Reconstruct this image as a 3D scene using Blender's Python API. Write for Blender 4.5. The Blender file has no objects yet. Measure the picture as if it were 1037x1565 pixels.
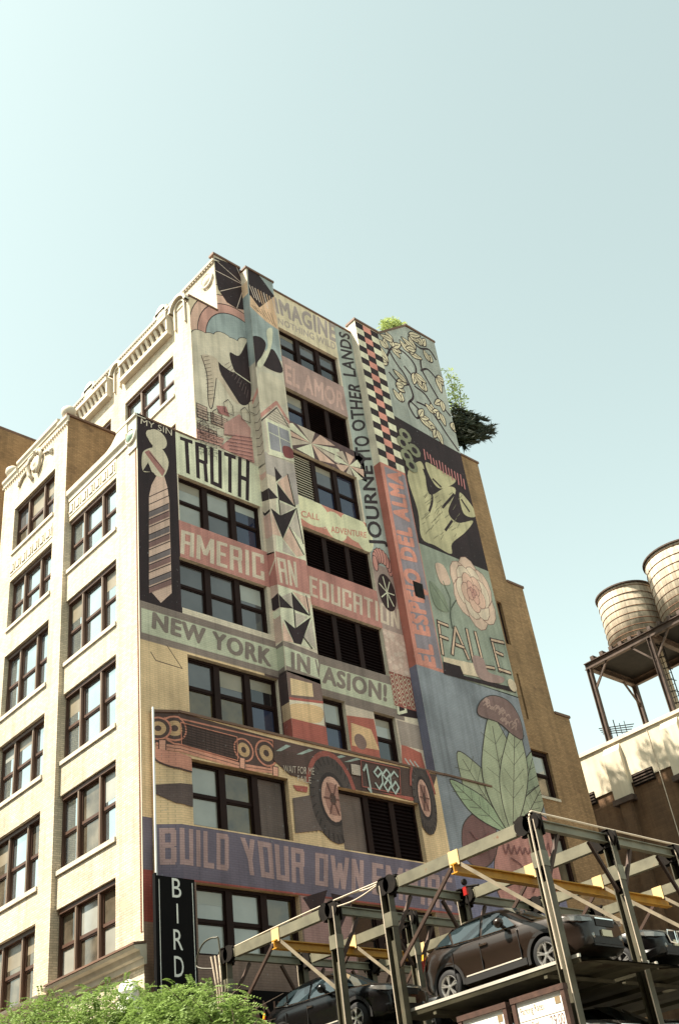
import bpy, bmesh, math, random
from mathutils import Vector, Matrix, geometry
random.seed(7)
S = bpy.context.scene
COL = S.collection

# ------------------------------------------------------------------ camera
# axes: +X runs along the painted side wall (away), +Y along the sunlit street front (away), Z up
W, H, F = 1037.0, 1565.0, 1622.43
RM = ((0.74236432, -0.65938476, -0.11877275),
      (0.31052176, 0.49569721, -0.81108601),
      (0.59369307, 0.56523979, 0.57274124))
CAM = Vector((-16.4722, -25.0732, 1.6))
cd = bpy.data.cameras.new('camera'); cam = bpy.data.objects.new('camera', cd); COL.objects.link(cam)
cd.sensor_fit = 'VERTICAL'; cd.sensor_height = 36.0; cd.sensor_width = 36.0
cd.lens = F / H * 36.0; cd.clip_start = 0.1; cd.clip_end = 3000
rx, ry, rz = Vector(RM[0]), -Vector(RM[1]), -Vector(RM[2])
cam.matrix_world = Matrix(((rx.x, ry.x, rz.x, CAM.x), (rx.y, ry.y, rz.y, CAM.y), (rx.z, ry.z, rz.z, CAM.z), (0, 0, 0, 1)))
S.camera = cam

# ------------------------------------------------------------------ sky, sun, exposure
SUN = Vector((-0.49, 0.235, 0.84)).normalized()
wd = bpy.data.worlds.new('World'); S.world = wd; wd.use_nodes = True
nt = wd.node_tree; nt.nodes.clear()
sky = nt.nodes.new('ShaderNodeTexSky'); sky.sky_type = 'NISHITA'; sky.sun_disc = False
sky.sun_elevation = math.asin(SUN.z); sky.sun_rotation = math.atan2(SUN.x, SUN.y)
sky.air_density = 1.0; sky.dust_density = 1.2; sky.ozone_density = 1.0; sky.altitude = 10
hs = nt.nodes.new('ShaderNodeHueSaturation'); hs.inputs['Saturation'].default_value = 0.40
hs.inputs['Hue'].default_value = 0.47
bg = nt.nodes.new('ShaderNodeBackground'); bg.inputs['Strength'].default_value = 0.107
wo = nt.nodes.new('ShaderNodeOutputWorld')
tn = nt.nodes.new('ShaderNodeVectorMath'); tn.operation = 'MULTIPLY'; tn.inputs[1].default_value = (1.0, 1.068, 0.928)   # film stock: slightly green
nt.links.new(sky.outputs[0], hs.inputs['Color']); nt.links.new(hs.outputs[0], tn.inputs[0]); nt.links.new(tn.outputs[0], bg.inputs[0]); nt.links.new(bg.outputs[0], wo.inputs[0])
ld = bpy.data.lights.new('sun', 'SUN'); ld.energy = 5.0; ld.angle = math.radians(0.53); ld.color = (1.0, 0.925, 0.79)
sun = bpy.data.objects.new('sun', ld); COL.objects.link(sun)
sun.rotation_euler = SUN.to_track_quat('Z', 'Y').to_euler(); sun.location = (-20, 10, 60)
S.view_settings.view_transform = 'Standard'; S.view_settings.look = 'None'
S.view_settings.gamma = 1.0; S.view_settings.use_curve_mapping = False
S.view_settings.exposure = 1.52
S.render.engine = 'CYCLES'
S.render.resolution_x = 678; S.render.resolution_y = 1024

# ------------------------------------------------------------------ pixel -> plane
def ray(x, y):
    c = ((x - W / 2) / F, (y - H / 2) / F, 1.0)
    return Vector([sum(RM[k][i] * c[k] for k in range(3)) for i in range(3)])
def onX(x, y, X=0.0):
    r = ray(x, y); return CAM + r * ((X - CAM.x) / r.x)
def onY(x, y, Y=0.0):
    r = ray(x, y); return CAM + r * ((Y - CAM.y) / r.y)
def zz(o, s, L): return [(o[0] + a / s, o[1] + b / s) for a, b in L]

# ------------------------------------------------------------------ mesh building
class MB:
    def __init__(s): s.v = []; s.f = []; s.m = []
    def add(s, vs, fs, mi=0):
        b = len(s.v); s.v += [tuple(v) for v in vs]
        for f in fs: s.f.append(tuple(b + i for i in f)); s.m.append(mi)
    def quad(s, a, b, c, d, mi=0): s.add((a, b, c, d), ((0, 1, 2, 3),), mi)
    def box(s, x0, x1, y0, y1, z0, z1, mi=0):
        s.add([(x, y, z) for x in (x0, x1) for y in (y0, y1) for z in (z0, z1)],
              [(0, 1, 3, 2), (4, 6, 7, 5), (0, 4, 5, 1), (2, 3, 7, 6), (0, 2, 6, 4), (1, 5, 7, 3)], mi)
    def bar(s, p, q, w, h, mi=0, up=(0, 0, 1)):
        p, q = Vector(p), Vector(q); d = (q - p).normalized(); u = Vector(up)
        if abs(d.dot(u)) > 0.98: u = Vector((1, 0, 0))
        a = d.cross(u).normalized() * (w / 2); b = a.cross(d).normalized() * (h / 2)
        s.add([p - a - b, p + a - b, p + a + b, p - a + b, q - a - b, q + a - b, q + a + b, q - a + b],
              [(3, 2, 1, 0), (4, 5, 6, 7), (0, 1, 5, 4), (1, 2, 6, 5), (2, 3, 7, 6), (3, 0, 4, 7)], mi)
    def ibeam(s, p, q, w, h, t=0.025, mi=0, up=(0, 0, 1)):
        p, q = Vector(p), Vector(q); d = (q - p).normalized(); u = Vector(up)
        if abs(d.dot(u)) > 0.98: u = Vector((1, 0, 0))
        a = d.cross(u).normalized(); b = a.cross(d).normalized()
        s.bar(p + b * (h / 2 - t / 2), q + b * (h / 2 - t / 2), w, t, mi, up)
        s.bar(p - b * (h / 2 - t / 2), q - b * (h / 2 - t / 2), w, t, mi, up)
        s.bar(p, q, t, h - 2 * t, mi, up)
    def tube(s, pts, r, n=6, mi=0, taper=None):
        pts = [Vector(p) for p in pts]; rings = []
        for i, p in enumerate(pts):
            d = (pts[min(i + 1, len(pts) - 1)] - pts[max(i - 1, 0)]).normalized()
            u = Vector((0, 0, 1)) if abs(d.z) < 0.95 else Vector((1, 0, 0))
            a = d.cross(u).normalized(); b = a.cross(d)
            rr = r if taper is None else r + (taper - r) * i / (len(pts) - 1)
            rings.append([p + (a * math.cos(2 * math.pi * k / n) + b * math.sin(2 * math.pi * k / n)) * rr for k in range(n)])
        vs = [v for R in rings for v in R]; fs = []
        for i in range(len(rings) - 1):
            for k in range(n): fs.append((i * n + k, i * n + (k + 1) % n, (i + 1) * n + (k + 1) % n, (i + 1) * n + k))
        fs.append(tuple(range(n))[::-1]); fs.append(tuple(len(vs) - n + k for k in range(n)))
        s.add(vs, fs, mi)
    def lathe(s, prof, n=32, c=(0, 0, 0), axis='Z', mi=0, caps=True):
        c = Vector(c); vs = []; fs = []
        for r, z in prof:
            for k in range(n):
                a = 2 * math.pi * k / n; p = (r * math.cos(a), r * math.sin(a), z)
                if axis == 'X': p = (p[2], p[0], p[1])
                elif axis == 'Y': p = (p[0], p[2], p[1])
                vs.append(c + Vector(p))
        for i in range(len(prof) - 1):
            for k in range(n): fs.append((i * n + k, i * n + (k + 1) % n, (i + 1) * n + (k + 1) % n, (i + 1) * n + k))
        if caps: fs += [tuple(range(n))[::-1], tuple(len(vs) - n + k for k in range(n))]
        s.add(vs, fs, mi)
    def build(s, name, mats, parent=None, smooth=False):
        me = bpy.data.meshes.new(name); me.from_pydata(s.v, [], s.f)
        if not isinstance(mats, (list, tuple)): mats = [mats]
        for m in mats: me.materials.append(m)
        me.polygons.foreach_set('material_index', s.m)
        if smooth: me.polygons.foreach_set('use_smooth', [True] * len(s.f))
        me.validate(); me.update()
        o = bpy.data.objects.new(name, me); COL.objects.link(o); o.parent = parent
        return o
def tag(o, label=None, cat=None, group=None, kind=None):
    if label: o['label'] = label
    if cat: o['category'] = cat
    if group: o['group'] = group
    if kind: o['kind'] = kind
    return o
def thing(name, label, cat, loc=(0, 0, 0), group=None, rz=0):
    o = bpy.data.objects.new(name, None); COL.objects.link(o); o.location = loc; o.rotation_euler[2] = rz
    o.empty_display_size = 0.3
    return tag(o, label, cat, group)
def copy_tree(o, parent=None):
    c = o.copy(); COL.objects.link(c); c.parent = parent
    for ch in o.children: copy_tree(ch, c)
    return c

# ------------------------------------------------------------------ materials
def lin(c): return tuple(((v / 255) / 12.92 if v / 255 <= 0.04045 else ((v / 255 + 0.055) / 1.055) ** 2.4) for v in c)
def node(t, k, **kw):
    n = t.nodes.new(k)
    for a, b in kw.items(): setattr(n, a, b)
    return n
def mat(name, rgb, rough=0.8, brick=None, var=0.15, vscale=1.2, bump=0.3, metal=0.0, spec=0.3, streak=0.0, bscale=40.0, mortar=None, coat=0.0, blotch=None):
    m = bpy.data.materials.new(name); m.use_nodes = True; t = m.node_tree
    b = t.nodes['Principled BSDF']; L = t.links.new
    b.inputs['Roughness'].default_value = rough; b.inputs['Metallic'].default_value = metal
    b.inputs['Specular IOR Level'].default_value = spec
    if coat: b.inputs['Coat Weight'].default_value = coat; b.inputs['Coat Roughness'].default_value = 0.05
    g = node(t, 'ShaderNodeNewGeometry')
    n1 = node(t, 'ShaderNodeTexNoise'); n1.inputs['Scale'].default_value = vscale; n1.inputs['Detail'].default_value = 6
    L(g.outputs['Position'], n1.inputs['Vector'])
    mr = node(t, 'ShaderNodeMapRange'); mr.inputs[1].default_value = 0.3; mr.inputs[2].default_value = 0.7
    mr.inputs[3].default_value = 1 - var; mr.inputs[4].default_value = 1 + var * 0.6
    L(n1.outputs['Fac'], mr.inputs[0])
    col = node(t, 'ShaderNodeVectorMath', operation='SCALE'); col.inputs[0].default_value = rgb[:3]
    L(mr.outputs[0], col.inputs['Scale']); out = col.outputs[0]
    hgt = None
    if brick:
        sx = node(t, 'ShaderNodeSeparateXYZ'); L(g.outputs['Position'], sx.inputs[0])
        ad = node(t, 'ShaderNodeMath', operation='ADD'); L(sx.outputs[0], ad.inputs[0]); L(sx.outputs[1], ad.inputs[1])
        cb = node(t, 'ShaderNodeCombineXYZ'); L(ad.outputs[0], cb.inputs[0]); L(sx.outputs[2], cb.inputs[1])
        bt = node(t, 'ShaderNodeTexBrick'); bt.inputs['Scale'].default_value = 1.0
        bt.inputs['Brick Width'].default_value = brick[0]; bt.inputs['Row Height'].default_value = brick[1]
        bt.inputs['Mortar Size'].default_value = brick[2]; bt.inputs['Mortar Smooth'].default_value = 0.4
        mo = mortar if mortar is not None else 0.8
        bt.inputs['Color1'].default_value = (1, 1, 1, 1); bt.inputs['Color2'].default_value = (brick[3],) * 3 + (1,)
        bt.inputs['Mortar'].default_value = (mo, mo, mo, 1)
        L(cb.outputs[0], bt.inputs['Vector'])
        mu = node(t, 'ShaderNodeVectorMath', operation='MULTIPLY'); L(out, mu.inputs[0]); L(bt.outputs['Color'], mu.inputs[1]); out = mu.outputs[0]
        inv = node(t, 'ShaderNodeMath', operation='SUBTRACT'); inv.inputs[0].default_value = 1; L(bt.outputs['Fac'], inv.inputs[1]); hgt = inv.outputs[0]
    if streak:
        mp = node(t, 'ShaderNodeMapping'); mp.inputs['Scale'].default_value = (3.0, 3.0, 0.18); L(g.outputs['Position'], mp.inputs[0])
        n2 = node(t, 'ShaderNodeTexNoise'); n2.inputs['Scale'].default_value = 1.3; n2.inputs['Detail'].default_value = 5; L(mp.outputs[0], n2.inputs['Vector'])
        m2 = node(t, 'ShaderNodeMapRange'); m2.inputs[1].default_value = 0.45; m2.inputs[2].default_value = 0.75; m2.inputs[3].default_value = 1; m2.inputs[4].default_value = 1 - streak
        L(n2.outputs['Fac'], m2.inputs[0])
        sc = node(t, 'ShaderNodeVectorMath', operation='SCALE'); L(out, sc.inputs[0]); L(m2.outputs[0], sc.inputs['Scale']); out = sc.outputs[0]
    if blotch:
        n4 = node(t, 'ShaderNodeTexNoise'); n4.inputs['Scale'].default_value = blotch[1]; n4.inputs['Detail'].default_value = 8; L(g.outputs['Position'], n4.inputs['Vector'])
        m4 = node(t, 'ShaderNodeMapRange'); m4.inputs[1].default_value = blotch[2]; m4.inputs[2].default_value = blotch[2] + 0.08; L(n4.outputs['Fac'], m4.inputs[0])
        mx = node(t, 'ShaderNodeMix', data_type='RGBA'); L(m4.outputs[0], mx.inputs['Factor']); L(out, mx.inputs['A']); mx.inputs['B'].default_value = tuple(blotch[0]) + (1,)
        out = mx.outputs['Result']
    L(out, b.inputs['Base Color'])
    if bump:
        n3 = node(t, 'ShaderNodeTexNoise'); n3.inputs['Scale'].default_value = bscale; n3.inputs['Detail'].default_value = 3; L(g.outputs['Position'], n3.inputs['Vector'])
        bp = node(t, 'ShaderNodeBump'); bp.inputs['Strength'].default_value = bump; bp.inputs['Distance'].default_value = 0.01
        if hgt is not None:
            a2 = node(t, 'ShaderNodeMath', operation='MULTIPLY_ADD'); L(n3.outputs['Fac'], a2.inputs[0]); a2.inputs[1].default_value = 0.35; L(hgt, a2.inputs[2]); L(a2.outputs[0], bp.inputs['Height'])
        else: L(n3.outputs['Fac'], bp.inputs['Height'])
        L(bp.outputs['Normal'], b.inputs['Normal'])
    return m
GAIN = 1.38
_pc = {}
def paint(c):
    c = tuple(c)
    if c not in _pc:
        v3 = lin(c); g3 = 0.3 * v3[0] + 0.55 * v3[1] + 0.15 * v3[2]; a = tuple(min(0.82, (v * 0.62 + g3 * 0.38) * GAIN * k_) for v, k_ in zip(v3, (1.15, 0.965, 0.865)))
        _pc[c] = mat('wall_paint_%d_%d_%d' % c, a, 0.75, brick=(0.215, 0.072, 0.007, 0.93), var=0.26, vscale=0.7, bump=0.45, mortar=0.70, streak=0.30, blotch=(tuple(0.55 * v + 0.45 * 0.30 for v in a), 7.0, 0.66))
    return _pc[c]
M = {}
M['buff'] = mat('buff_brick', (0.68, 0.575, 0.425), 0.85, brick=(0.215, 0.072, 0.010, 0.74), var=0.16, vscale=0.5, bump=0.6, mortar=0.55, streak=0.26, blotch=((0.52, 0.41, 0.27), 0.9, 0.62))
M['stone'] = mat('cream_terracotta', (0.58, 0.51, 0.40), 0.7, var=0.12, vscale=2.0, bump=0.25, streak=0.15)
M['sidebrick'] = mat('brown_side_brick', (0.40, 0.245, 0.125), 0.9, brick=(0.215, 0.072, 0.010, 0.72), var=0.28, vscale=0.5, bump=0.6, mortar=0.62, streak=0.28, blotch=((0.17, 0.10, 0.055), 1.1, 0.63))
M['cap'] = mat('brown_coping', (0.16, 0.09, 0.06), 0.7, var=0.25)
M['groove_shade'] = mat('brown_groove_shade', (0.24, 0.09, 0.04), 0.8, brick=(0.08, 0.075, 0.018, 0.7), var=0.2, mortar=0.35)
M['winframe'] = mat('dark_brown_frame', (0.020, 0.009, 0.007), 0.6, spec=0.1, var=0.2, bump=0.1)
M['fframe'] = mat('warm_grey_frame', (0.17, 0.12, 0.085), 0.5, var=0.15, bump=0.1)
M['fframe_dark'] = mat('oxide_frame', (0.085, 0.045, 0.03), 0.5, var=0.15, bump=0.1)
M['louver'] = mat('black_louver', (0.011, 0.006, 0.006), 0.7, spec=0.05, var=0.2, bump=0.1)
M['wlouver'] = mat('cream_louver', (0.62, 0.56, 0.45), 0.6, var=0.1, bump=0.1)
def glass(name, rgb, metal, rough=0.04, vs=0.8, var=0.25):
    return mat(name, rgb, rough, var=var, vscale=vs, bump=0.02, metal=metal, spec=0.9, bscale=1.5)
M['g_sky'] = glass('window_glass_sky', (0.52, 0.565, 0.56), 0.85, 0.03, 0.8, 0.15)
M['g_dim'] = glass('window_glass_brown', (0.16, 0.13, 0.09), 0.35, 0.05, 1.6, 0.6)
M['g_blind'] = glass('window_glass_blind', (0.30, 0.295, 0.255), 0.0, 0.06)
M['g_grey'] = glass('window_glass_grey', (0.10, 0.095, 0.095), 0.1, 0.05)
M['g_blue'] = glass('window_glass_blue', (0.025, 0.03, 0.06), 0.1, 0.05)
M['g_amber'] = glass('window_glass_amber', (0.10, 0.07, 0.03), 0.05, 0.08, 2.0, 0.5)
M['g_dark'] = glass('window_glass_dark', (0.015, 0.012, 0.012), 0.0, 0.05)
M['blind_a'] = mat('pale_blind', (0.34, 0.34, 0.30), 0.35, var=0.12, spec=0.6)
M['blind_b'] = mat('tan_blind', (0.24, 0.20, 0.14), 0.35, var=0.2, spec=0.6)
M['roof'] = mat('roof_membrane', (0.12, 0.11, 0.10), 0.9)
M['steel'] = mat('olive_grey_steel', (0.165, 0.15, 0.10), 0.5, var=0.3, vscale=2.5, bump=0.15, metal=0.15, spec=0.5, blotch=((0.16, 0.08, 0.04), 5.0, 0.68))
M['steelp'] = mat('olive_post_steel', (0.085, 0.075, 0.048), 0.55, var=0.35, vscale=2.5, bump=0.15, spec=0.3, blotch=((0.10, 0.05, 0.025), 5.0, 0.66))  # darker copy of the beam steel, toned for the shaded post faces
M['brace_shaded'] = mat('shaded_brace_steel', (0.06, 0.035, 0.025), 0.6, var=0.3, vscale=3, bump=0.15, spec=0.2)  # darker copy of the brace steel, shade put into the colour
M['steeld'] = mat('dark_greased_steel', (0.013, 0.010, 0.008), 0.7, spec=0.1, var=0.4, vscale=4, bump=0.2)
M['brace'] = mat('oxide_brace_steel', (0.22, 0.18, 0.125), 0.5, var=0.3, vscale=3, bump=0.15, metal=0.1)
M['yellow'] = mat('yellow_crane_paint', (0.46, 0.22, 0.02), 0.45, var=0.25, vscale=3, bump=0.15, blotch=((0.18, 0.09, 0.03), 6.0, 0.66))
M['cream_plate'] = mat('cream_plate', (0.60, 0.42, 0.20), 0.5, var=0.1)
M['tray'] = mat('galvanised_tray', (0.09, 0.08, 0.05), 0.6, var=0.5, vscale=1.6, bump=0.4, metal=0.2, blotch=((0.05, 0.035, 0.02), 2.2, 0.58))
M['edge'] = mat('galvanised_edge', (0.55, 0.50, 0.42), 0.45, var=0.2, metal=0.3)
M['wire'] = mat('pale_conduit', (0.55, 0.45, 0.34), 0.5, var=0.2)
M['black'] = mat('black_rubber', (0.012, 0.011, 0.011), 0.7, var=0.2)
M['alloy'] = mat('alloy_rim', (0.55, 0.53, 0.50), 0.3, metal=0.8, var=0.1, bump=0.05)
M['carglass'] = mat('car_glass', (0.02, 0.03, 0.034), 0.03, metal=0.12, spec=1.0, var=0.2, bump=0.0)
M['car_brown'] = mat('brown_car_paint', (0.020, 0.012, 0.008), 0.32, metal=0.2, spec=0.3, var=0.08, bump=0.02, coat=0.3)
M['car_black'] = mat('black_car_paint', (0.003, 0.0025, 0.0025), 0.25, spec=0.3, var=0.1, bump=0.02, coat=0.12)
M['car_dark'] = mat('charcoal_car_paint', (0.005, 0.005, 0.005), 0.25, spec=0.3, var=0.1, bump=0.02, coat=0.15)
M['plastic'] = mat('black_trim_plastic', (0.018, 0.016, 0.015), 0.6, var=0.2)
M['chrome'] = mat('chrome_trim', (0.75, 0.73, 0.70), 0.15, metal=1.0, var=0.05, bump=0)
M['lamp'] = mat('headlamp_lens', (0.22, 0.21, 0.19), 0.12, metal=0.4, spec=1.0, var=0.3, vscale=8, bump=0.1)
M['amber'] = mat('amber_lens', (0.7, 0.32, 0.02), 0.2, var=0.1)
M['red'] = mat('red_lens', (0.30, 0.015, 0.012), 0.3, var=0.1)
M['plate'] = mat('licence_plate', (0.55, 0.50, 0.35), 0.5, var=0.1)
M['signwhite'] = mat('sign_white', (0.80, 0.78, 0.72), 0.5, var=0.05, bump=0.03)
M['signblack'] = mat('sign_black', (0.005, 0.004, 0.004), 0.7, spec=0.08, var=0.2, bump=0.03)
M['signrust'] = mat('rusty_sign_frame', (0.07, 0.035, 0.024), 0.7, var=0.4, vscale=6, bump=0.3)
M['letter'] = mat('letter_white', (0.72, 0.70, 0.64), 0.5, var=0.05, bump=0)
M['letterred'] = mat('letter_faded_red', (0.16, 0.085, 0.06), 0.6, var=0.1, bump=0)
M['lettergold'] = mat('letter_faded_gold', (0.24, 0.17, 0.09), 0.6, var=0.1, bump=0)
M['wood'] = mat('weathered_tank_wood', (0.52, 0.43, 0.32), 0.85, brick=(0.16, 6.0, 0.012, 0.72), var=0.25, vscale=1.5, bump=0.5, mortar=0.6, streak=0.45)
M['rust'] = mat('rusted_steel', (0.075, 0.048, 0.035), 0.7, var=0.4, vscale=3, bump=0.3)
M['hoop'] = mat('rust_hoop', (0.20, 0.10, 0.055), 0.7, var=0.3, vscale=3)
M['whitewash'] = mat('whitewashed_stucco', (0.58, 0.50, 0.37), 0.85, var=0.15, vscale=1.0, bump=0.3, streak=0.18)
M['rearbrick'] = mat('dark_brown_stucco', (0.15, 0.085, 0.045), 0.9, brick=(0.4, 0.15, 0.01, 0.85), var=0.35, vscale=0.7, bump=0.5, streak=0.3)
M['bark'] = mat('bark', (0.10, 0.07, 0.05), 0.9, var=0.3, vscale=8, bump=0.6)
def leafmat(name, c, tr=0.35):
    m = bpy.data.materials.new(name); m.use_nodes = True; t = m.node_tree; L = t.links.new
    b = t.nodes['Principled BSDF']; b.inputs['Roughness'].default_value = 0.6; b.inputs['Specular IOR Level'].default_value = 0.25
    g = node(t, 'ShaderNodeNewGeometry'); n = node(t, 'ShaderNodeTexNoise'); n.inputs['Scale'].default_value = 3.5; L(g.outputs['Position'], n.inputs['Vector'])
    r = node(t, 'ShaderNodeValToRGB'); L(n.outputs['Fac'], r.inputs[0])
    r.color_ramp.elements[0].position = 0.3; r.color_ramp.elements[0].color = tuple(v * 0.6 for v in c) + (1,)
    r.color_ramp.elements[1].position = 0.7; r.color_ramp.elements[1].color = tuple(min(1, v * 1.35) for v in c) + (1,)
    L(r.outputs[0], b.inputs['Base Color'])
    tl = node(t, 'ShaderNodeBsdfTranslucent'); L(r.outputs[0], tl.inputs[0])
    mx = node(t, 'ShaderNodeMixShader'); mx.inputs[0].default_value = tr; L(b.outputs[0], mx.inputs[1]); L(tl.outputs[0], mx.inputs[2])
    L(mx.outputs[0], t.nodes['Material Output'].inputs[0]); return m
M['leaf'] = leafmat('locust_leaf', (0.20, 0.285, 0.075))
M['leafy'] = leafmat('roof_shrub_leaf', (0.30, 0.36, 0.12), 0.5)
M['needle'] = leafmat('conifer_needle', (0.022, 0.028, 0.012), 0.1)

# ------------------------------------------------------------------ ground and street
def sheet(name, x0, x1, y0, y1, z, m):
    b = MB(); b.quad((x0, y0, z), (x1, y0, z), (x1, y1, z), (x0, y1, z)); return tag(b.build(name, m), kind='structure')
M['ground'] = mat('city_ground', (0.16, 0.15, 0.13), 0.95, var=0.3, vscale=0.2)
M['asphalt'] = mat('asphalt', (0.055, 0.053, 0.05), 0.9, var=0.3, vscale=0.8, bump=0.4)
M['concrete'] = mat('pavement_concrete', (0.24, 0.22, 0.20), 0.9, brick=(1.5, 1.5, 0.012, 0.92), var=0.2, vscale=0.7)
M['lot'] = mat('lot_concrete', (0.22, 0.20, 0.17), 0.9, var=0.3, vscale=0.6, bump=0.3)
M['line'] = mat('road_paint', (0.6, 0.58, 0.52), 0.8, var=0.2)
sheet('ground', -900, 900, -900, 900, -0.15, M['ground'])
sheet('road', -13.5, -4.6, -300, 300, -0.146 + 0.01, M['asphalt'])
for nm, x0, x1 in (('pavement_near_building', -4.6, -0.02), ('pavement_across_street', -19, -13.5)):
    b = MB(); b.box(x0, x1, -300, 300, -0.14, 0.0); tag(b.build(nm, M['concrete']), kind='structure')
sheet('parking_lot', -0.02, 29.9, -30, -0.42, -0.02, M['lot'])
b = MB()
for k in range(-20, 20): b.quad((-9.1, k * 9, -0.13), (-8.98, k * 9, -0.13), (-8.98, k * 9 + 3, -0.13), (-9.1, k * 9 + 3, -0.13))
tag(b.build('lane_marking', M['line']), kind='structure')

# ------------------------------------------------------------------ walls with openings
def wall(mb, ax, c, u0, u1, z0, z1, holes=(), depth=0.25, mi=0, mr=0):
    """ax 'Y': plane y=c seen from -Y, u is x.  ax 'X': plane x=c seen from -X, u is y."""
    P = (lambda u, d, z: (u, c + d, z)) if ax == 'Y' else (lambda u, d, z: (c + d, u, z))
    hs = [h for h in holes if h[0] < u1 and h[1] > u0 and h[2] < z1 and h[3] > z0]
    us = sorted({u0, u1} | {min(max(h[i], u0), u1) for h in hs for i in (0, 1)})
    vs = sorted({z0, z1} | {min(max(h[i], z0), z1) for h in hs for i in (2, 3)})
    for a, b in zip(us, us[1:]):
        run = None
        for e, f in zip(vs, vs[1:]):
            mu, mv = (a + b) / 2, (e + f) / 2
            if any(h[0] < mu < h[1] and h[2] < mv < h[3] for h in hs): continue
            mb.quad(P(a, 0, e), P(b, 0, e), P(b, 0, f), P(a, 0, f), mi)
    for h in hs:
        a, b, e, f = h[:4]
        mb.quad(P(a, 0, e), P(a, 0, f), P(a, depth, f), P(a, depth, e), mr); mb.quad(P(b, 0, e), P(b, 0, f), P(b, depth, f), P(b, depth, e), mr)
        mb.quad(P(a, 0, e), P(b, 0, e), P(b, depth, e), P(a, depth, e), mr); mb.quad(P(a, 0, f), P(b, 0, f), P(b, depth, f), P(a, depth, f), mr)

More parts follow.
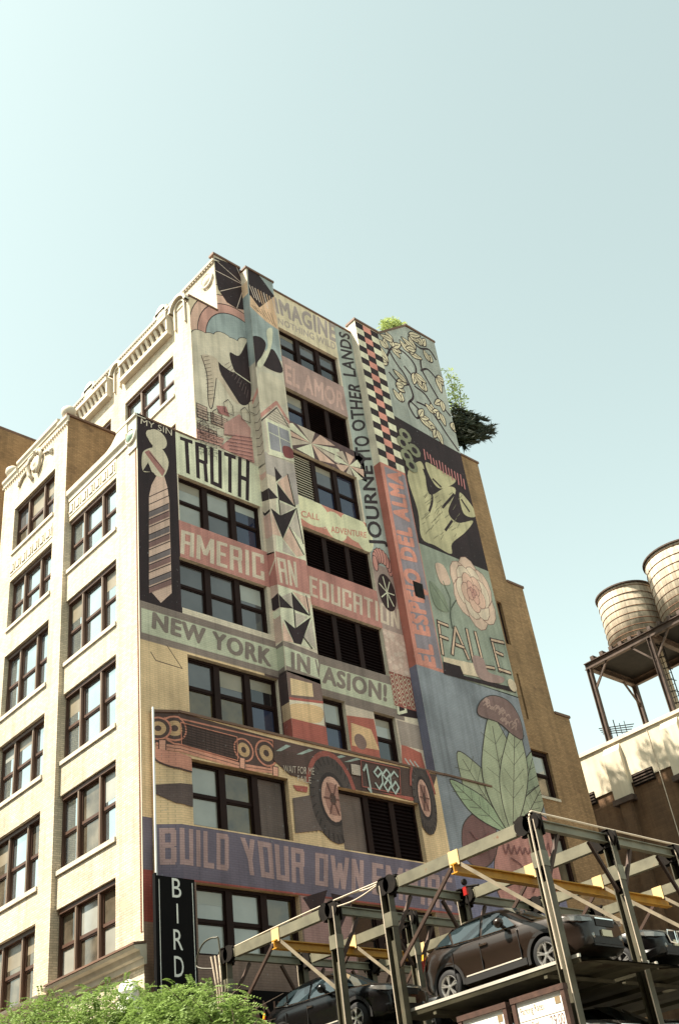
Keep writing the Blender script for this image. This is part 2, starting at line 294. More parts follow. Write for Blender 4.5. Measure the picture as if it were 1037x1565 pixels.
_panes = {}
def pane_obj(parent, ax, c, u0, u1, d, z0, z1, m):
    b = MB()
    if ax == 'Y': b.quad((u0, c + d, z0), (u1, c + d, z0), (u1, c + d, z1), (u0, c + d, z1))
    else: b.quad((c + d, u0, z0), (c + d, u1, z0), (c + d, u1, z1), (c + d, u0, z1))
    return b.build('pane', m, parent)
def window(parent, ax, c, hole, units, depth=0.25, frame='winframe', fr=0.09, mull=0.24, sill=None, widths=None, mrail=0.06, head=None, mm=None, blinds=None):
    u0, u1, z0, z1 = hole[:4]; b = MB()
    def bx(a, e, d0, d1, f, g, mb=b, mi=0):
        if ax == 'Y': mb.box(a, e, c + d0, c + d1, f, g, mi)
        else: mb.box(c + d0, c + d1, a, e, f, g, mi)
    d0, d1 = depth - 0.12, depth
    n = len(units); ws = widths or [1.0] * n
    if ax == 'X': units = list(units)
    tot = u1 - u0 - 2 * fr - mull * (n - 1)
    bx(u0, u0 + fr, d0, d1, z0, z1); bx(u1 - fr, u1, d0, d1, z0, z1)
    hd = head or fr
    bx(u0 + fr, u1 - fr, d0 - (0.06 if head else 0), d1, z1 - hd, z1); bx(u0 + fr, u1 - fr, d0, d1, z0, z0 + fr * 0.8)  # a deeper head imitates the dark shadow at the top of the opening
    a = u0 + fr; lst = []
    for i, un in enumerate(units):
        w = tot * ws[i] / sum(ws); e = a + w
        if i < n - 1:
            bx(e, e + mull, d0 - 0.02, d1, z0 + fr * 0.8, z1 - hd)
            if mm: bx(e + mull * 0.22, e + mull * 0.78, d0 - 0.05, d0 - 0.02, z0 + fr * 0.8, z1 - hd, b, 1)
        lst.append((un, a, e)); a = e + mull
    zl, zh = z0 + fr * 0.8, z1 - hd; zm = (zl + zh) / 2
    for un, a, e in lst:
        if un[0] == 'dh':
            s = 0.045
            bx(a, e, d1 - 0.075, d1 - 0.02, zm - mrail / 2, zm + mrail / 2)
            for lo, hi, dd in ((zl, zm - mrail / 2, 0.05), (zm + mrail / 2, zh, 0.075)):
                bx(a, a + s, d1 - dd, d1 - 0.005, lo, hi); bx(e - s, e, d1 - dd, d1 - 0.005, lo, hi)
                bx(a + s, e - s, d1 - dd, d1 - 0.005, hi - s, hi); bx(a + s, e - s, d1 - dd, d1 - 0.005, lo, lo + s)
    o = b.build('window', [M[frame]] + ([M[mm]] if mm else []), parent)
    for un, a, e in lst:
        if un[0] == 'dh':
            s = 0.045
            pane_obj(o, ax, c, a + s, e - s, d1 - 0.03, zm + mrail / 2 + s, zh - s, M[un[1]])
            if blinds is not None and blinds.random() < 0.45:
                q_ = blinds.uniform(0.25, 0.95); zt_ = zh - s; k = MB(); dd = d1 - 0.034; zb_ = zt_ - (zt_ - zm - mrail / 2 - s) * q_
                if ax == 'Y': k.quad((a + s, c + dd, zb_), (e - s, c + dd, zb_), (e - s, c + dd, zt_), (a + s, c + dd, zt_))
                else: k.quad((c + dd, a + s, zb_), (c + dd, e - s, zb_), (c + dd, e - s, zt_), (c + dd, a + s, zt_))
                k.build('blind', M[blinds.choice(('blind_a', 'blind_b'))], o)
            pane_obj(o, ax, c, a + s, e - s, d1 - 0.012, zl + s, zm - mrail / 2 - s, M[un[2] if len(un) > 2 else un[1]])
        elif un[0] in ('lv', 'wl'):
            l = MB(); zz0 = zl; st = 0.13
            while zz0 + 0.02 < zh:
                zt = min(zz0 + st * 0.9, zh)
                if ax == 'Y': l.add([(a, c + d1 - 0.10, zz0), (e, c + d1 - 0.10, zz0), (e, c + d1 - 0.01, zt), (a, c + d1 - 0.01, zt), (a, c + d1 - 0.085, zz0 - 0.012), (e, c + d1 - 0.085, zz0 - 0.012)], [(0, 1, 2, 3), (0, 4, 5, 1)])
                zz0 += st
            l.box(a, e, c + d1 - 0.005, c + d1 + 0.02, zl, zh)
            lo = l.build('louver', M['louver' if un[0] == 'lv' else 'wlouver'], o)
            if un[0] == 'wl':
                k = MB(); k.box(a + 0.03, e - 0.03, c + d1 - 0.012, c + d1 - 0.006, zl, zh); k.build('louver_void', M['g_dark'], o)
        elif un[0] == 'bd':
            k = MB()
            if ax == 'Y': k.box(a, e, c + d1 - 0.03, c + d1 + 0.01, zl, zh)
            k.build('painted_board', paint(un[1]), o)
    if sill:
        k = MB()
        if ax == 'Y': k.box(u0 - 0.03, u1 + 0.03, c - 0.05, c + depth - 0.12, z0 - 0.1, z0 + 0.012)
        else: k.box(c - 0.06, c + depth - 0.12, u0 - 0.02, u1 + 0.02, z0 - 0.13, z0 + 0.012)
        k.build('sill', sill, o)
    return o

# ------------------------------------------------------------------ the painted corner building
P = 0.42                      # how far the flue, the tower and the lower block stand out
XP0, XP1, XT, XS, XE = 5.64, 7.2, 12.5, 14.1, 18.73
ZB = 15.84                    # top of the lower block
bld = thing('painted_building', 'tall cream brick corner building with a mural covering its side wall', 'building')
HF = [(1.72, 5.52, 23.53, 25.6), (1.64, 5.47, 19.95, 21.97), (1.80, 5.58, 16.1, 18.22)]
HR = [(7.64, 11.25, 34.8, 36.6), (7.62, 11.32, 30.95, 32.9), (7.60, 11.25, 27.0, 29.4), (7.64, 11.33, 23.6, 25.48), (7.64, 11.29, 19.72, 21.85),
      (7.56, 8.68, 16.13, 18.07), (10.11, 11.23, 16.13, 18.0)]
HB = [(1.47, 5.23, 12.37, 14.40), (1.47, 5.23, 8.78, 10.72), (7.37, 11.22, 12.37, 14.48), (7.37, 11.22, 8.78, 10.72)]
HT = [(13.21, 13.78, 23.72, 24.46)]
PX = paint((188, 186, 165))
b = MB()
wall(b, 'Y', 0, 0, XP0, ZB, 27.6, HF, 0.28); wall(b, 'Y', 0, 2.65, XP0, 27.6, 35.5, (), 0.28); wall(b, 'Y', 0, 4.15, XP0, 35.5, 39.15)
wall(b, 'Y', 0, XP1, XT, ZB, 38.95, HR, 0.28); wall(b, 'Y', 0, 0, 0.33, 0, ZB)
b.build('side_wall', PX, bld)
b = MB()
b.quad((XP0, 0, ZB), (XP0, -P, ZB), (XP0, -P, 38.85), (XP0, 0.4, 38.85)); b.quad((XP0, -P, ZB), (XP1, -P, ZB), (XP1, -P, 38.85), (XP0, -P, 38.85))
b.quad((XP1, -P, ZB), (XP1, 0.0, ZB), (XP1, 0.4, 38.85), (XP1, -P, 38.85)); b.quad((XP0, -P, 38.85), (XP1, -P, 38.85), (XP1, 0.4, 38.85), (XP0, 0.4, 38.85))
b.build('chimney_flue', PX, bld)
b = MB()
wall(b, 'Y', -P, 1.05, XT, 0, ZB, HB, 0.30)
b.quad((0.33, 0, 0), (0.33, -0.1, 0), (0.33, -0.1, ZB), (0.33, 0, ZB), 0); b.quad((0.33, -0.1, 0), (1.05, -P, 0), (1.05, -P, ZB), (0.33, -0.1, ZB))  # end shaped as a splay that keeps its face out of the sun
b.add([(0.33, 0, ZB), (0.33, -0.1, ZB), (1.05, -P, ZB), (XT, -P, ZB), (XT, 0, ZB)], [(0, 1, 2, 3, 4)])
b.build('lower_block', paint((196, 172, 120)), bld)
b = MB()
b.box(0.30, 1.10, -0.125, -0.09, ZB - 0.03, ZB + 0.05); b.box(1.05, XT + 0.45, -P - 0.05, -P + 0.05, ZB - 0.03, ZB + 0.05)
b.bar((0.33, -0.11, ZB), (1.05, -P - 0.01, ZB), 0.07, 0.08)
b.build('ledge_rail', M['cap'], bld)
b = MB(); b.tube([(0.27, -0.24, 6.0), (0.275, -0.235, 9.5), (0.265, -0.245, 12.0), (0.27, -0.24, ZB + 0.06)], 0.034, 8); b.build('wall_pipe', M['signwhite'], bld)
b = MB(); b.bar((XT + 0.4, -P - 0.04, ZB + 0.02), (15.6, -P - 0.04, ZB - 0.02), 0.05, 0.07); b.build('iron_strut', M['cap'], bld)
b = MB()
TD = 3.0
wall(b, 'Y', -P, XT, XS, 0, 39.55, HT, 0.2); b.quad((XS, -P, 0), (XE, -P, 0), (XE, -P, 39.5), (XS, -P, 39.5))
b.add([(XS, -P, 39.5), (XE, -P, 39.5), (XE, -P, 41.5), (16.45, -P, 41.4)], [(0, 1, 2, 3)])
b.quad((XT, -P, 0), (XT, TD, 0), (XT, TD, 39.55), (XT, -P, 39.55))
b.quad((XE, -P, 0), (XE, TD, 0), (XE, TD, 41.5), (XE, -P, 41.5)); b.add([(XT, TD, 0), (XE, TD, 0), (XE, TD, 41.5), (16.45, TD, 41.4), (XS, TD, 39.5), (XT, TD, 39.55)], [(0, 1, 2, 3, 4, 5)])
b.add([(XT, -P, 39.55), (XS, -P, 39.5), (16.45, -P, 41.4), (XE, -P, 41.5), (XE, TD, 41.5), (16.45, TD, 41.4), (XS, TD, 39.5), (XT, TD, 39.55)], [(0, 1, 6, 7), (1, 2, 5, 6), (2, 3, 4, 5)])
b.build('stair_tower', PX, bld)
b = MB(); b.box(HT[0][0] + 0.002, HT[0][1] - 0.002, -P - 0.03, -P + 0.2, HT[0][2] + 0.002, HT[0][3] - 0.002); b.build('vent_cover', M['steeld'], bld)
# copings
for q in ((4.1, XP0, -0.05, 0.3, 39.15, 39.27), (XP0 - 0.05, XP1 + 0.05, -P - 0.05, 0.3, 38.85, 38.96), (XP1 + 0.05, XT, -0.05, 0.3, 38.95, 39.05), (XT - 0.05, XS, -P - 0.05, 0.2, 39.55, 39.68),
          (16.45, XE + 0.04, -P - 0.05, 0.2, 41.48, 41.6), (2.6, 4.15, -0.04, 0.25, 35.5, 35.6), (-0.02, 2.65, -0.03, 0.25, 27.6, 27.68)):
    b = MB(); b.box(*q); b.build('coping', M['cap'], bld)
b = MB(); b.bar((XS, -P + 0.05, 39.56), (16.45, -P + 0.05, 41.46), 0.2, 0.1); b.build('coping', M['cap'], bld)
# street front
BW = 0.17
RF1 = [(9.12, 11.25), (12.40, 14.82), (15.98, 18.42), (19.60, 22.12), (23.42, 25.65)]
RF2 = [(8.95, 11.1), (12.20, 14.65), (15.85, 18.12), (19.25, 21.82), (23.0, 25.2), (26.58, 28.8)]
HF1 = [(1.40, 4.76, a, c) for a, c in RF1]; HF2 = [(5.66, 9.0, a, c) for a, c in RF2]; HF3 = [(10.6, 13.9, a, c) for a, c in RF1]
b = MB()
wall(b, 'X', 0, 0, 4.77, 0, 27.0, HF1, 0.25); b.build('street_front', M['buff'], bld)
b = MB(); wall(b, 'X', 0, 10.1, 14.9, 0, 27.0, HF3, 0.25); b.build('street_front', M['buff'], bld)
b = MB()
wall(b, 'X', -BW, 4.77, 10.1, 0, 30.9, HF2, 0.30)
for yy in (4.77, 10.1): b.quad((-BW, yy, 0), (0.0, yy, 0), (0.0, yy, 27.0), (-BW, yy, 27.0))
b.build('pavilion_front', M['buff'], bld)
for yy in (4.77, 10.1): b = MB(); b.quad((-BW, yy, 27.0), (2.65, yy, 27.0), (2.65, yy, 30.9), (-BW, yy, 30.9)); b.build('pavilion_side_wall', M['sidebrick'], bld)
b = MB()
TW = [(1.30, 4.95, 30.92, 33.1), (1.30, 4.95, 27.4, 29.4), (6.1, 9.6, 30.92, 33.1)]
wall(b, 'X', 2.65, 0, 14.9, 26.0, 35.5, TW, 0.25); wall(b, 'X', 4.15, 0, 14.9, 35.5, 38.75)
b.build('upper_front', M['buff'], bld)
b = MB()
b.quad((0, 0, 26.6), (2.65, 0, 26.6), (2.65, 14.9, 26.6), (0, 14.9, 26.6)); b.quad((-BW, 4.77, 30.2), (2.65, 4.77, 30.2), (2.65, 10.1, 30.2), (-BW, 10.1, 30.2))
b.quad((2.65, 0, 35.3), (4.15, 0, 35.3), (4.15, 14.9, 35.3), (2.65, 14.9, 35.3)); b.quad((4.15, 0, 38.2), (XE, 0, 38.2), (XE, 14.9, 38.2), (4.15, 14.9, 38.2))
b.build('roof', M['roof'], bld)
b = MB(); b.quad((0, 14.9, 0), (XE, 14.9, 0), (XE, 14.9, 38.2), (0, 14.9, 38.2)); b.quad((XE, 0, 0), (XE, 14.9, 0), (XE, 14.9, 38.2), (XE, 0, 38.2)); b.build('rear_wall', M['sidebrick'], bld)
rnd = random.Random(3)
def fw(hole, sillm=True, c=0.0, depth=0.25, pool=('g_sky',)):
    un = []
    for k in range(3):
        a = rnd.choice(pool); un.append(('dh', a, rnd.choice(pool)))
    return window(bld, 'X', c, hole, un, depth, 'fframe_dark', 0.06, 0.15, M['stone'] if sillm else None, widths=[1, 1.25, 1], head=0.15, mm='fframe', mrail=0.05, blinds=rnd)  # dark head deepened to stand for the shadow under the lintel
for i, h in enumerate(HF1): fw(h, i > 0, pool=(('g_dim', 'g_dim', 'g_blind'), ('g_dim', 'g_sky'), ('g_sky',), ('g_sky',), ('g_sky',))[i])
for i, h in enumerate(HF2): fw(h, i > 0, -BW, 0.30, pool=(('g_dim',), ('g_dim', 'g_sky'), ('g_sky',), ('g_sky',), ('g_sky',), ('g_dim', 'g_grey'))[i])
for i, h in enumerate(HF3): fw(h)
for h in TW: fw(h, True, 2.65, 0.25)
# front ornament
b = MB(); n = 0
b.box(-0.015, 0.03, 0.05, 0.13, 9.4, 26.9); b.build('corner_groove_shade', M['groove_shade'], bld)  # brown strip painted for the shadow line of the corner groove
b = MB(); b.box(-0.012, 0.03, 0.0, 0.045, 9.4, 26.9); b.build('corner_strip', M['stone'], bld)
def cornice(name, x, y0, y1, z, prof, m, ends=True):
    b = MB(); pts = [(x + dx, z + dz) for dx, dz in prof]; n = len(pts)
    vs = [(px, y0, pz) for px, pz in pts] + [(px, y1, pz) for px, pz in pts]
    fs = [(i, i + 1, n + i + 1, n + i) for i in range(n - 1)] + [tuple(range(n)), tuple(range(2 * n - 1, n - 1, -1))]
    b.add(vs, fs); return b.build(name, m, bld)
PR = [(0.02, -0.45), (-0.06, -0.45), (-0.08, -0.30), (-0.16, -0.26), (-0.20, -0.12), (-0.34, -0.08), (-0.38, 0.0), (0.02, 0.06)]
cornice('belt_cornice', 0.0, -0.10, 4.77, 9.0, PR, M['stone']); cornice('belt_cornice', -BW, 4.77 - 0.05, 10.15, 8.82, PR, M['stone'])
cornice('cornice_coping', -0.36, -0.12, 4.6, 9.1, [(0.36, -0.03), (-0.04, -0.085), (-0.04, -0.03), (0.36, 0.03)], M['cap'])
PT = [(0.02, -0.5), (-0.05, -0.5), (-0.05, -0.3), (-0.14, -0.22), (-0.16, -0.02), (0.3, 0.0)]
cornice('parapet_cornice', 0.0, 0.55, 4.75, 27.05, PT, M['stone'])
b = MB(); b.box(-0.05, 0.3, 0.0, 0.55, 26.1, 27.55); b.build('corner_parapet_block', M['stone'], bld)
b = MB(); b.box(-0.12, 0.35, -0.03, 1.25, 27.55, 27.66); b.build('corner_coping', M['stone'], bld)
b = MB(); pr = [(0.55, 27.0), (2.3, 27.0), (2.3, 27.1), (1.9, 27.14), (1.6, 27.24), (1.35, 27.42), (1.2, 27.552), (0.55, 27.552)]
b.add([(-0.1, y, z_) for y, z_ in pr] + [(0.3, y, z_) for y, z_ in pr], [tuple(range(8)), tuple(range(15, 7, -1))] + [(i, (i + 1) % 8, 8 + (i + 1) % 8, 8 + i) for i in range(8)]); b.build('parapet_sweep', M['stone'], bld)
def medallion(x, y, z, r, face, m1, m2):
    b = MB(); b.lathe([(r * 1.3, 0.0), (r * 1.3, -0.05), (r * 1.05, -0.10), (r, -0.06)], 24, (x, y, z), 'X', caps=False); b.add([], []); o = b.build('medallion', m1, bld, True)
    b = MB(); b.lathe([(r, -0.03), (r * 0.8, -0.10), (r * 0.35, -0.15), (0.01, -0.16)], 20, (x, y, z), 'X', caps=False); b.build('medallion_boss', m2, o, True)
M['verdigris'] = mat('green_glazed_tile', (0.34, 0.45, 0.36), 0.4, var=0.2)
medallion(-0.05, 0.72 - 0.42, 26.75, 0.26, 'X', M['stone'], M['verdigris'])
medallion(4.13, 0.52, 37.85, 0.32, 'X', M['stone'], M['stone']); medallion(4.13, 4.1, 38.6, 0.30, 'X', M['stone'], M['stone']); medallion(4.13, 10.6, 38.55, 0.3, 'X', M['stone'], M['stone'])
# meander frieze panels under the parapets
def frieze(x, y0, y1, z0, z1):
    b = MB(); b.box(x - 0.02, x + 0.01, y0, y1, z0, z1); o = b.build('frieze', M['stone'], bld)
    n = 7; w = (y1 - y0) / n
    for i in range(n):
        a = y0 + i * w + 0.05; k = MB(); hz = z1 - z0
        k.box(x - 0.055, x - 0.018, a, a + 0.06, z0 + hz * 0.2, z0 + hz * 0.8); k.box(x - 0.055, x - 0.018, a + 0.06, a + w * 0.55, z0 + hz * 0.68, z0 + hz * 0.8)
        k.box(x - 0.055, x - 0.018, a + w * 0.30, a + w * 0.30 + 0.06, z0 + hz * 0.2, z0 + hz * 0.62); k.box(x - 0.055, x - 0.018, a + w * 0.3 + 0.06, a + w * 0.8, z0 + hz * 0.2, z0 + hz * 0.32)
        k.build('meander_key', M['stone'], o)
frieze(0.0, 1.4, 4.72, 25.85, 26.5); frieze(-BW, 5.66, 9.0, 25.45, 26.1)
# pavilion head
PV = [(0.02, -0.30), (-0.04, -0.30), (-0.06, -0.18), (-0.12, -0.12), (-0.13, 0.0), (0.02, 0.05)]
cornice('pavilion_cornice', -BW, 4.70, 5.45, 30.9, PV, M['stone']); cornice('pavilion_cornice', -BW, 5.45, 8.9, 31.2, PV, M['stone']); cornice('pavilion_cornice', -BW, 8.9, 10.15, 30.9, PV, M['stone'])
b = MB(); b.box(-BW, 0.2, 5.45, 8.9, 30.9, 31.15); b.build('pavilion_gable', M['buff'], bld)
b = MB(); b.box(-BW - 0.1, 2.6, 4.69, 4.9, 30.9, 31.0); b.build('pavilion_coping', M['cap'], bld)
for yy in (4.95, 9.7):
    b = MB(); b.lathe([(0.10, 0), (0.12, 0.08), (0.25, 0.15), (0.31, 0.30), (0.29, 0.45), (0.18, 0.56), (0.02, 0.6)], 20, (-BW + 0.12, yy, 30.95)); b.build('ball_finial', M['stone'], bld, True)
b = MB(); cy = 7.3
b.lathe([(0.32, 0), (0.36, -0.06), (0.30, -0.10), (0.22, -0.06), (0.14, -0.13), (0.01, -0.15)], 20, (-BW, cy, 30.1), 'X', caps=False)
for s in (-1, 1):
    b.tube([(-BW - 0.05, cy + s * 0.15, 30.62), (-BW - 0.10, cy + s * 0.42, 30.55), (-BW - 0.10, cy + s * 0.55, 30.2), (-BW - 0.10, cy + s * 0.42, 29.75), (-BW - 0.06, cy + s * 0.2, 29.45)], 0.09, 8)
    b.tube([(-BW - 0.04, cy + s * 0.7, 30.2), (-BW - 0.06, cy + s * 1.1, 30.05), (-BW - 0.04, cy + s * 1.4, 29.75)], 0.06, 6)
    b.lathe([(0.12, 0), (0.12, -0.08), (0.02, -0.12)], 12, (-BW, cy + s * 1.3, 29.95), 'X', caps=False)
b.lathe([(0.13, 0), (0.16, -0.1), (0.02, -0.18)], 12, (-BW, cy, 30.7), 'X', caps=False)
b.build('cartouche', M['stone'], bld, True)
# dentil rows, arches and corbels of the upper front
def dentils(x, y0, y1, z, w=0.09, h=0.10):
    b = MB(); y = y0
    while y < y1: b.box(x - 0.07, x, y, y + w, z, z + h); y += w * 2
    tag(b.build('dentil_row', M['stone'], bld), kind='stuff')
dentils(4.15, 0.05, 14.8, 38.62); dentils(-BW, 4.8, 10.1, 30.5, 0.08, 0.09)
cornice('upper_parapet_coping', 4.15, -0.05, 14.9, 38.75, [(0.02, -0.05), (-0.10, -0.05), (-0.12, 0.06), (0.3, 0.08)], M['stone'])
for y0, y1 in ((3.6, 4.7), (10.0, 11.2)):
    b = MB(); b.box(4.06, 4.4, y0, y1, 38.7, 39.05); b.lathe([(0.4, 0), (0.4, 0.15)], 24, (4.06, (y0 + y1) / 2, 38.95), 'X'); b.build('parapet_crest', M['stone'], bld)
def arch(y0, y1, zt):
    cy, r = (y0 + y1) / 2, (y1 - y0) / 2; b = MB(); n = 14; zc = zt - r
    for i in range(n):
        a0, a1 = math.pi * i / n, math.pi * (i + 1) / n
        for rr, w, dx in ((r, 0.13, 0.22), (r - 0.24, 0.07, 0.1)):
            q = [(cy + k * math.cos(a), zc + k * math.sin(a)) for a in (a0, a1) for k in (rr, rr - w)]
            vs = [(2.65 - dx, y, z) for y, z in q] + [(2.66, y, z) for y, z in q]
            b.add(vs, [(0, 1, 3, 2), (0, 2, 6, 4), (1, 3, 7, 5)])
    b.box(2.65 - 0.1, 2.66, cy - r + 0.24, cy - r + 0.31, zc - 1.1, zc); b.box(2.65 - 0.1, 2.66, cy + r - 0.31, cy + r - 0.24, zc - 1.1, zc)
    b.build('arch_moulding', M['stone'], bld)
    k = MB(); pts = [(cy + (r - 0.02) * math.cos(math.pi * i / n), zc + (r - 0.02) * math.sin(math.pi * i / n)) for i in range(n + 1)]
    k.add([(2.62, y, z) for y, z in pts], [tuple(range(n + 1))]); k.add([(2.9, y, z) for y, z in pts], [tuple(range(n + 1))]); k.build('arch_tympanum', M['buff'], bld)
arch(0.0, 1.25, 35.95); arch(5.0, 6.0, 35.9)
def corbels(y0, y1):
    b = MB(); b.box(2.30, 2.66, y0, y1, 35.15, 35.35); b.box(2.38, 2.66, y0, y1, 34.25, 34.45); b.box(2.36, 2.66, y0, y0 + 0.1, 34.45, 35.15); b.box(2.36, 2.66, y1 - 0.1, y1, 34.45, 35.15)
    o = b.build('corbel_table', M['stone'], bld)
    b = MB(); b.box(2.60, 2.66, y0 + 0.1, y1 - 0.1, 34.45, 35.15); b.build('corbel_recess', M['cap'], o)
    n = int((y1 - y0) / 0.34)
    for i in range(n):
        y = y0 + 0.16 + i * (y1 - y0 - 0.2) / n; b = MB()
        b.add([(2.36, y, 35.15), (2.62, y, 34.5), (2.62, y, 35.15), (2.36, y + 0.16, 35.15), (2.62, y + 0.16, 34.5), (2.62, y + 0.16, 35.15)], [(0, 1, 2), (3, 5, 4), (0, 3, 4, 1), (0, 2, 5, 3), (1, 4, 5, 2)])
        b.build('corbel', M['stone'], o)
corbels(1.27, 5.0); corbels(6.0, 9.4)
b = MB(); b.lathe([(0.25, 0), (0.3, 0.18), (0.22, 0.4), (0.02, 0.5)], 18, (-0.25, 0.35, 7.75)); b.box(-0.45, 0.02, 0.05, 0.65, 7.4, 7.75); b.box(-0.2, 0.02, -0.06, 0.9, 0, 7.4)
b.build('corner_console', M['signwhite'], bld)
# ------------------------------------------------------------------ windows of the painted side
D = 'dh'
window(bld, 'Y', 0, HF[0], [(D, 'g_blind', 'g_blind'), (D, 'g_blind', 'g_grey'), (D, 'g_blue', 'g_blue')], 0.28, blinds=rnd)
window(bld, 'Y', 0, HF[1], [(D, 'g_grey', 'g_grey'), (D, 'g_grey', 'g_grey'), (D, 'g_grey', 'g_grey')], 0.28, blinds=rnd)
window(bld, 'Y', 0, HF[2], [(D, 'g_grey', 'g_amber'), (D, 'g_grey', 'g_amber'), (D, 'g_dark', 'g_blue')], 0.28, blinds=rnd)
window(bld, 'Y', -P, HB[0], [(D, 'g_blind', 'g_blind'), (D, 'g_amber', 'g_amber'), ('bd', (92, 82, 80))], 0.30, blinds=rnd)
window(bld, 'Y', -P, HB[1], [(D, 'g_blind', 'g_blind'), (D, 'g_blind', 'g_blind'), (D, 'g_amber', 'g_amber')], 0.30, blinds=rnd)
window(bld, 'Y', 0, HR[0], [(D, 'g_grey', 'g_dark')] * 3, 0.28, blinds=rnd)
window(bld, 'Y', 0, HR[1], [(D, 'g_grey', 'g_blue'), ('lv',), ('lv',)], 0.28, blinds=rnd)
window(bld, 'Y', 0, HR[2], [('wl',), (D, 'g_grey', 'g_blue'), (D, 'g_blue', 'g_blue')], 0.28, blinds=rnd)
window(bld, 'Y', 0, HR[3], [('lv',)] * 3, 0.28, blinds=rnd); window(bld, 'Y', 0, HR[4], [('lv',)] * 3, 0.28, blinds=rnd)
window(bld, 'Y', 0, HR[5], [(D, 'g_blind', 'g_blue')], 0.28, blinds=rnd); window(bld, 'Y', 0, HR[6], [(D, 'g_blind', 'g_dark')], 0.28, blinds=rnd)
window(bld, 'Y', -P, HB[2], [('bd', (100, 88, 84)), ('lv',), ('lv',)], 0.30, widths=[1.2, 1, 1]); window(bld, 'Y', -P, HB[3], [(D, 'g_dark', 'g_dark')] * 3, 0.30)

# ------------------------------------------------------------------ the mural: coats of paint on each wall plane
FACE = {'L': ('Y', 0.0, HF, [(0, XP0, ZB, 27.6), (2.65, XP0, 27.6, 35.5), (4.15, XP0, 35.5, 39.15)]), 'R': ('Y', 0.0, HR, [(XP1, XT, ZB, 38.95)]),
        'P': ('Y', -P, [], [(XP0, XP1, ZB, 38.85)]), 'B': ('Y', -P, HB, [(0.33, 1.05, 0, ZB), (1.05, XT, 0, ZB)]), 'T': ('Y', -P, HT, [(XT, XE, 0, 39.5)]),
        'TU': ('Y', -P, HT, [(XS, XE, 33.0, 41.5)]), 'PS': ('X', XP0, [], [(-P, 0, ZB, 38.85)]), 'TS': ('X', XT, [], [(-P, 0, 0, 39.55)]), 'C': ('Y', 0.0, [], [(0, 0.33, 0, ZB)])}
def half(poly, ax, c, keep_less):
    out = []; n = len(poly)
    for i in range(n):
        p, q = poly[i], poly[(i + 1) % n]; ip = (p[ax] <= c) == keep_less or p[ax] == c; iq = (q[ax] <= c) == keep_less or q[ax] == c
        if ip: out.append(p)
        if ip != iq:
            t = (c - p[ax]) / (q[ax] - p[ax]); out.append((p[0] + (q[0] - p[0]) * t, p[1] + (q[1] - p[1]) * t))
    return out
def crect(poly, r):
    for ax, c, k in ((0, r[0], False), (0, r[1], True), (1, r[2], False), (1, r[3], True)):
        if len(poly) < 3: return []
        poly = half(poly, ax, c, k)
    return poly if len(poly) >= 3 else []
def minus(poly, r):
    us = [p[0] for p in poly]; vs = [p[1] for p in poly]
    if max(us) <= r[0] or min(us) >= r[1] or max(vs) <= r[2] or min(vs) >= r[3]: return [poly]
    out = [half(poly, 0, r[0], True), half(poly, 0, r[1], False)]
    mid = half(poly, 0, r[0], False); mid = half(mid, 0, r[1], True) if len(mid) > 2 else []
    if len(mid) > 2: out += [half(mid, 1, r[2], True), half(mid, 1, r[3], False)]
    return [p for p in out if len(p) > 2]
def smooth(pts, closed=True, k=5):
    n = len(pts); out = []
    for i in range(n if closed else n - 1):
        g = (lambda j: pts[j % n]) if closed else (lambda j: pts[min(max(j, 0), n - 1)])
        p0, p1, p2, p3 = g(i - 1), g(i), g(i + 1), g(i + 2)
        for s in range(k):
            t = s / k; out.append(tuple(0.5 * (2 * p1[a] + (p2[a] - p0[a]) * t + (2 * p0[a] - 5 * p1[a] + 4 * p2[a] - p3[a]) * t * t + (3 * p1[a] - p0[a] - 3 * p2[a] + p3[a]) * t ** 3) for a in (0, 1)))
    if not closed: out.append(pts[-1])
    return out
_txt = {}
def text_mesh(s, bold):
    if (s, bold) not in _txt:
        cu = bpy.data.curves.new('txt', 'FONT'); cu.body = s; cu.resolution_u = 3; cu.align_x = 'LEFT'
        cu.space_character = 1.0 + bold * 3.0
        o = bpy.data.objects.new('txt', cu); COL.objects.link(o); bpy.context.view_layer.update()
        ev = o.evaluated_get(bpy.context.evaluated_depsgraph_get()); me = ev.to_mesh()
        vs = [(v.co.x, v.co.y) for v in me.vertices]; fs = [tuple(p.vertices) for p in me.polygons]; ev.to_mesh_clear()
        if bold > 0.012:
            base = list(vs); nb = len(base); bf = list(fs); vs = []; fs = []
            for i in range(8):
                a = 2 * math.pi * i / 8; dx, dy = 1.3 * bold * math.cos(a), bold * math.sin(a); o_ = len(vs)
                vs += [(x + dx, y + dy) for x, y in base]; fs += [tuple(j + o_ for j in f) for f in bf]
        bpy.data.objects.remove(o); bpy.data.curves.remove(cu)
        x0, x1 = min(v[0] for v in vs), max(v[0] for v in vs); y0, y1 = min(v[1] for v in vs), max(v[1] for v in vs)
        _txt[(s, bold)] = ([((x - x0) / (x1 - x0), (y - y0) / (y1 - y0)) for x, y in vs], fs)
    return _txt[(s, bold)]
_BL = {'B': 'LTHKuv', 'U': 'LRK', 'I': 'i', 'L': 'LK', 'D': 'LTKR', 'O': 'LRTK', 'E': 'LTHK', 'P': 'LTHu', 'R': 'LTHur', 'A': 'LRTH', 'C': 'LTKcd', 'T': 'Ti', 'H': 'LRH', 'Y': 'y', 'W': 'w', 'N': 'LRn', 'M': 'LRm'}
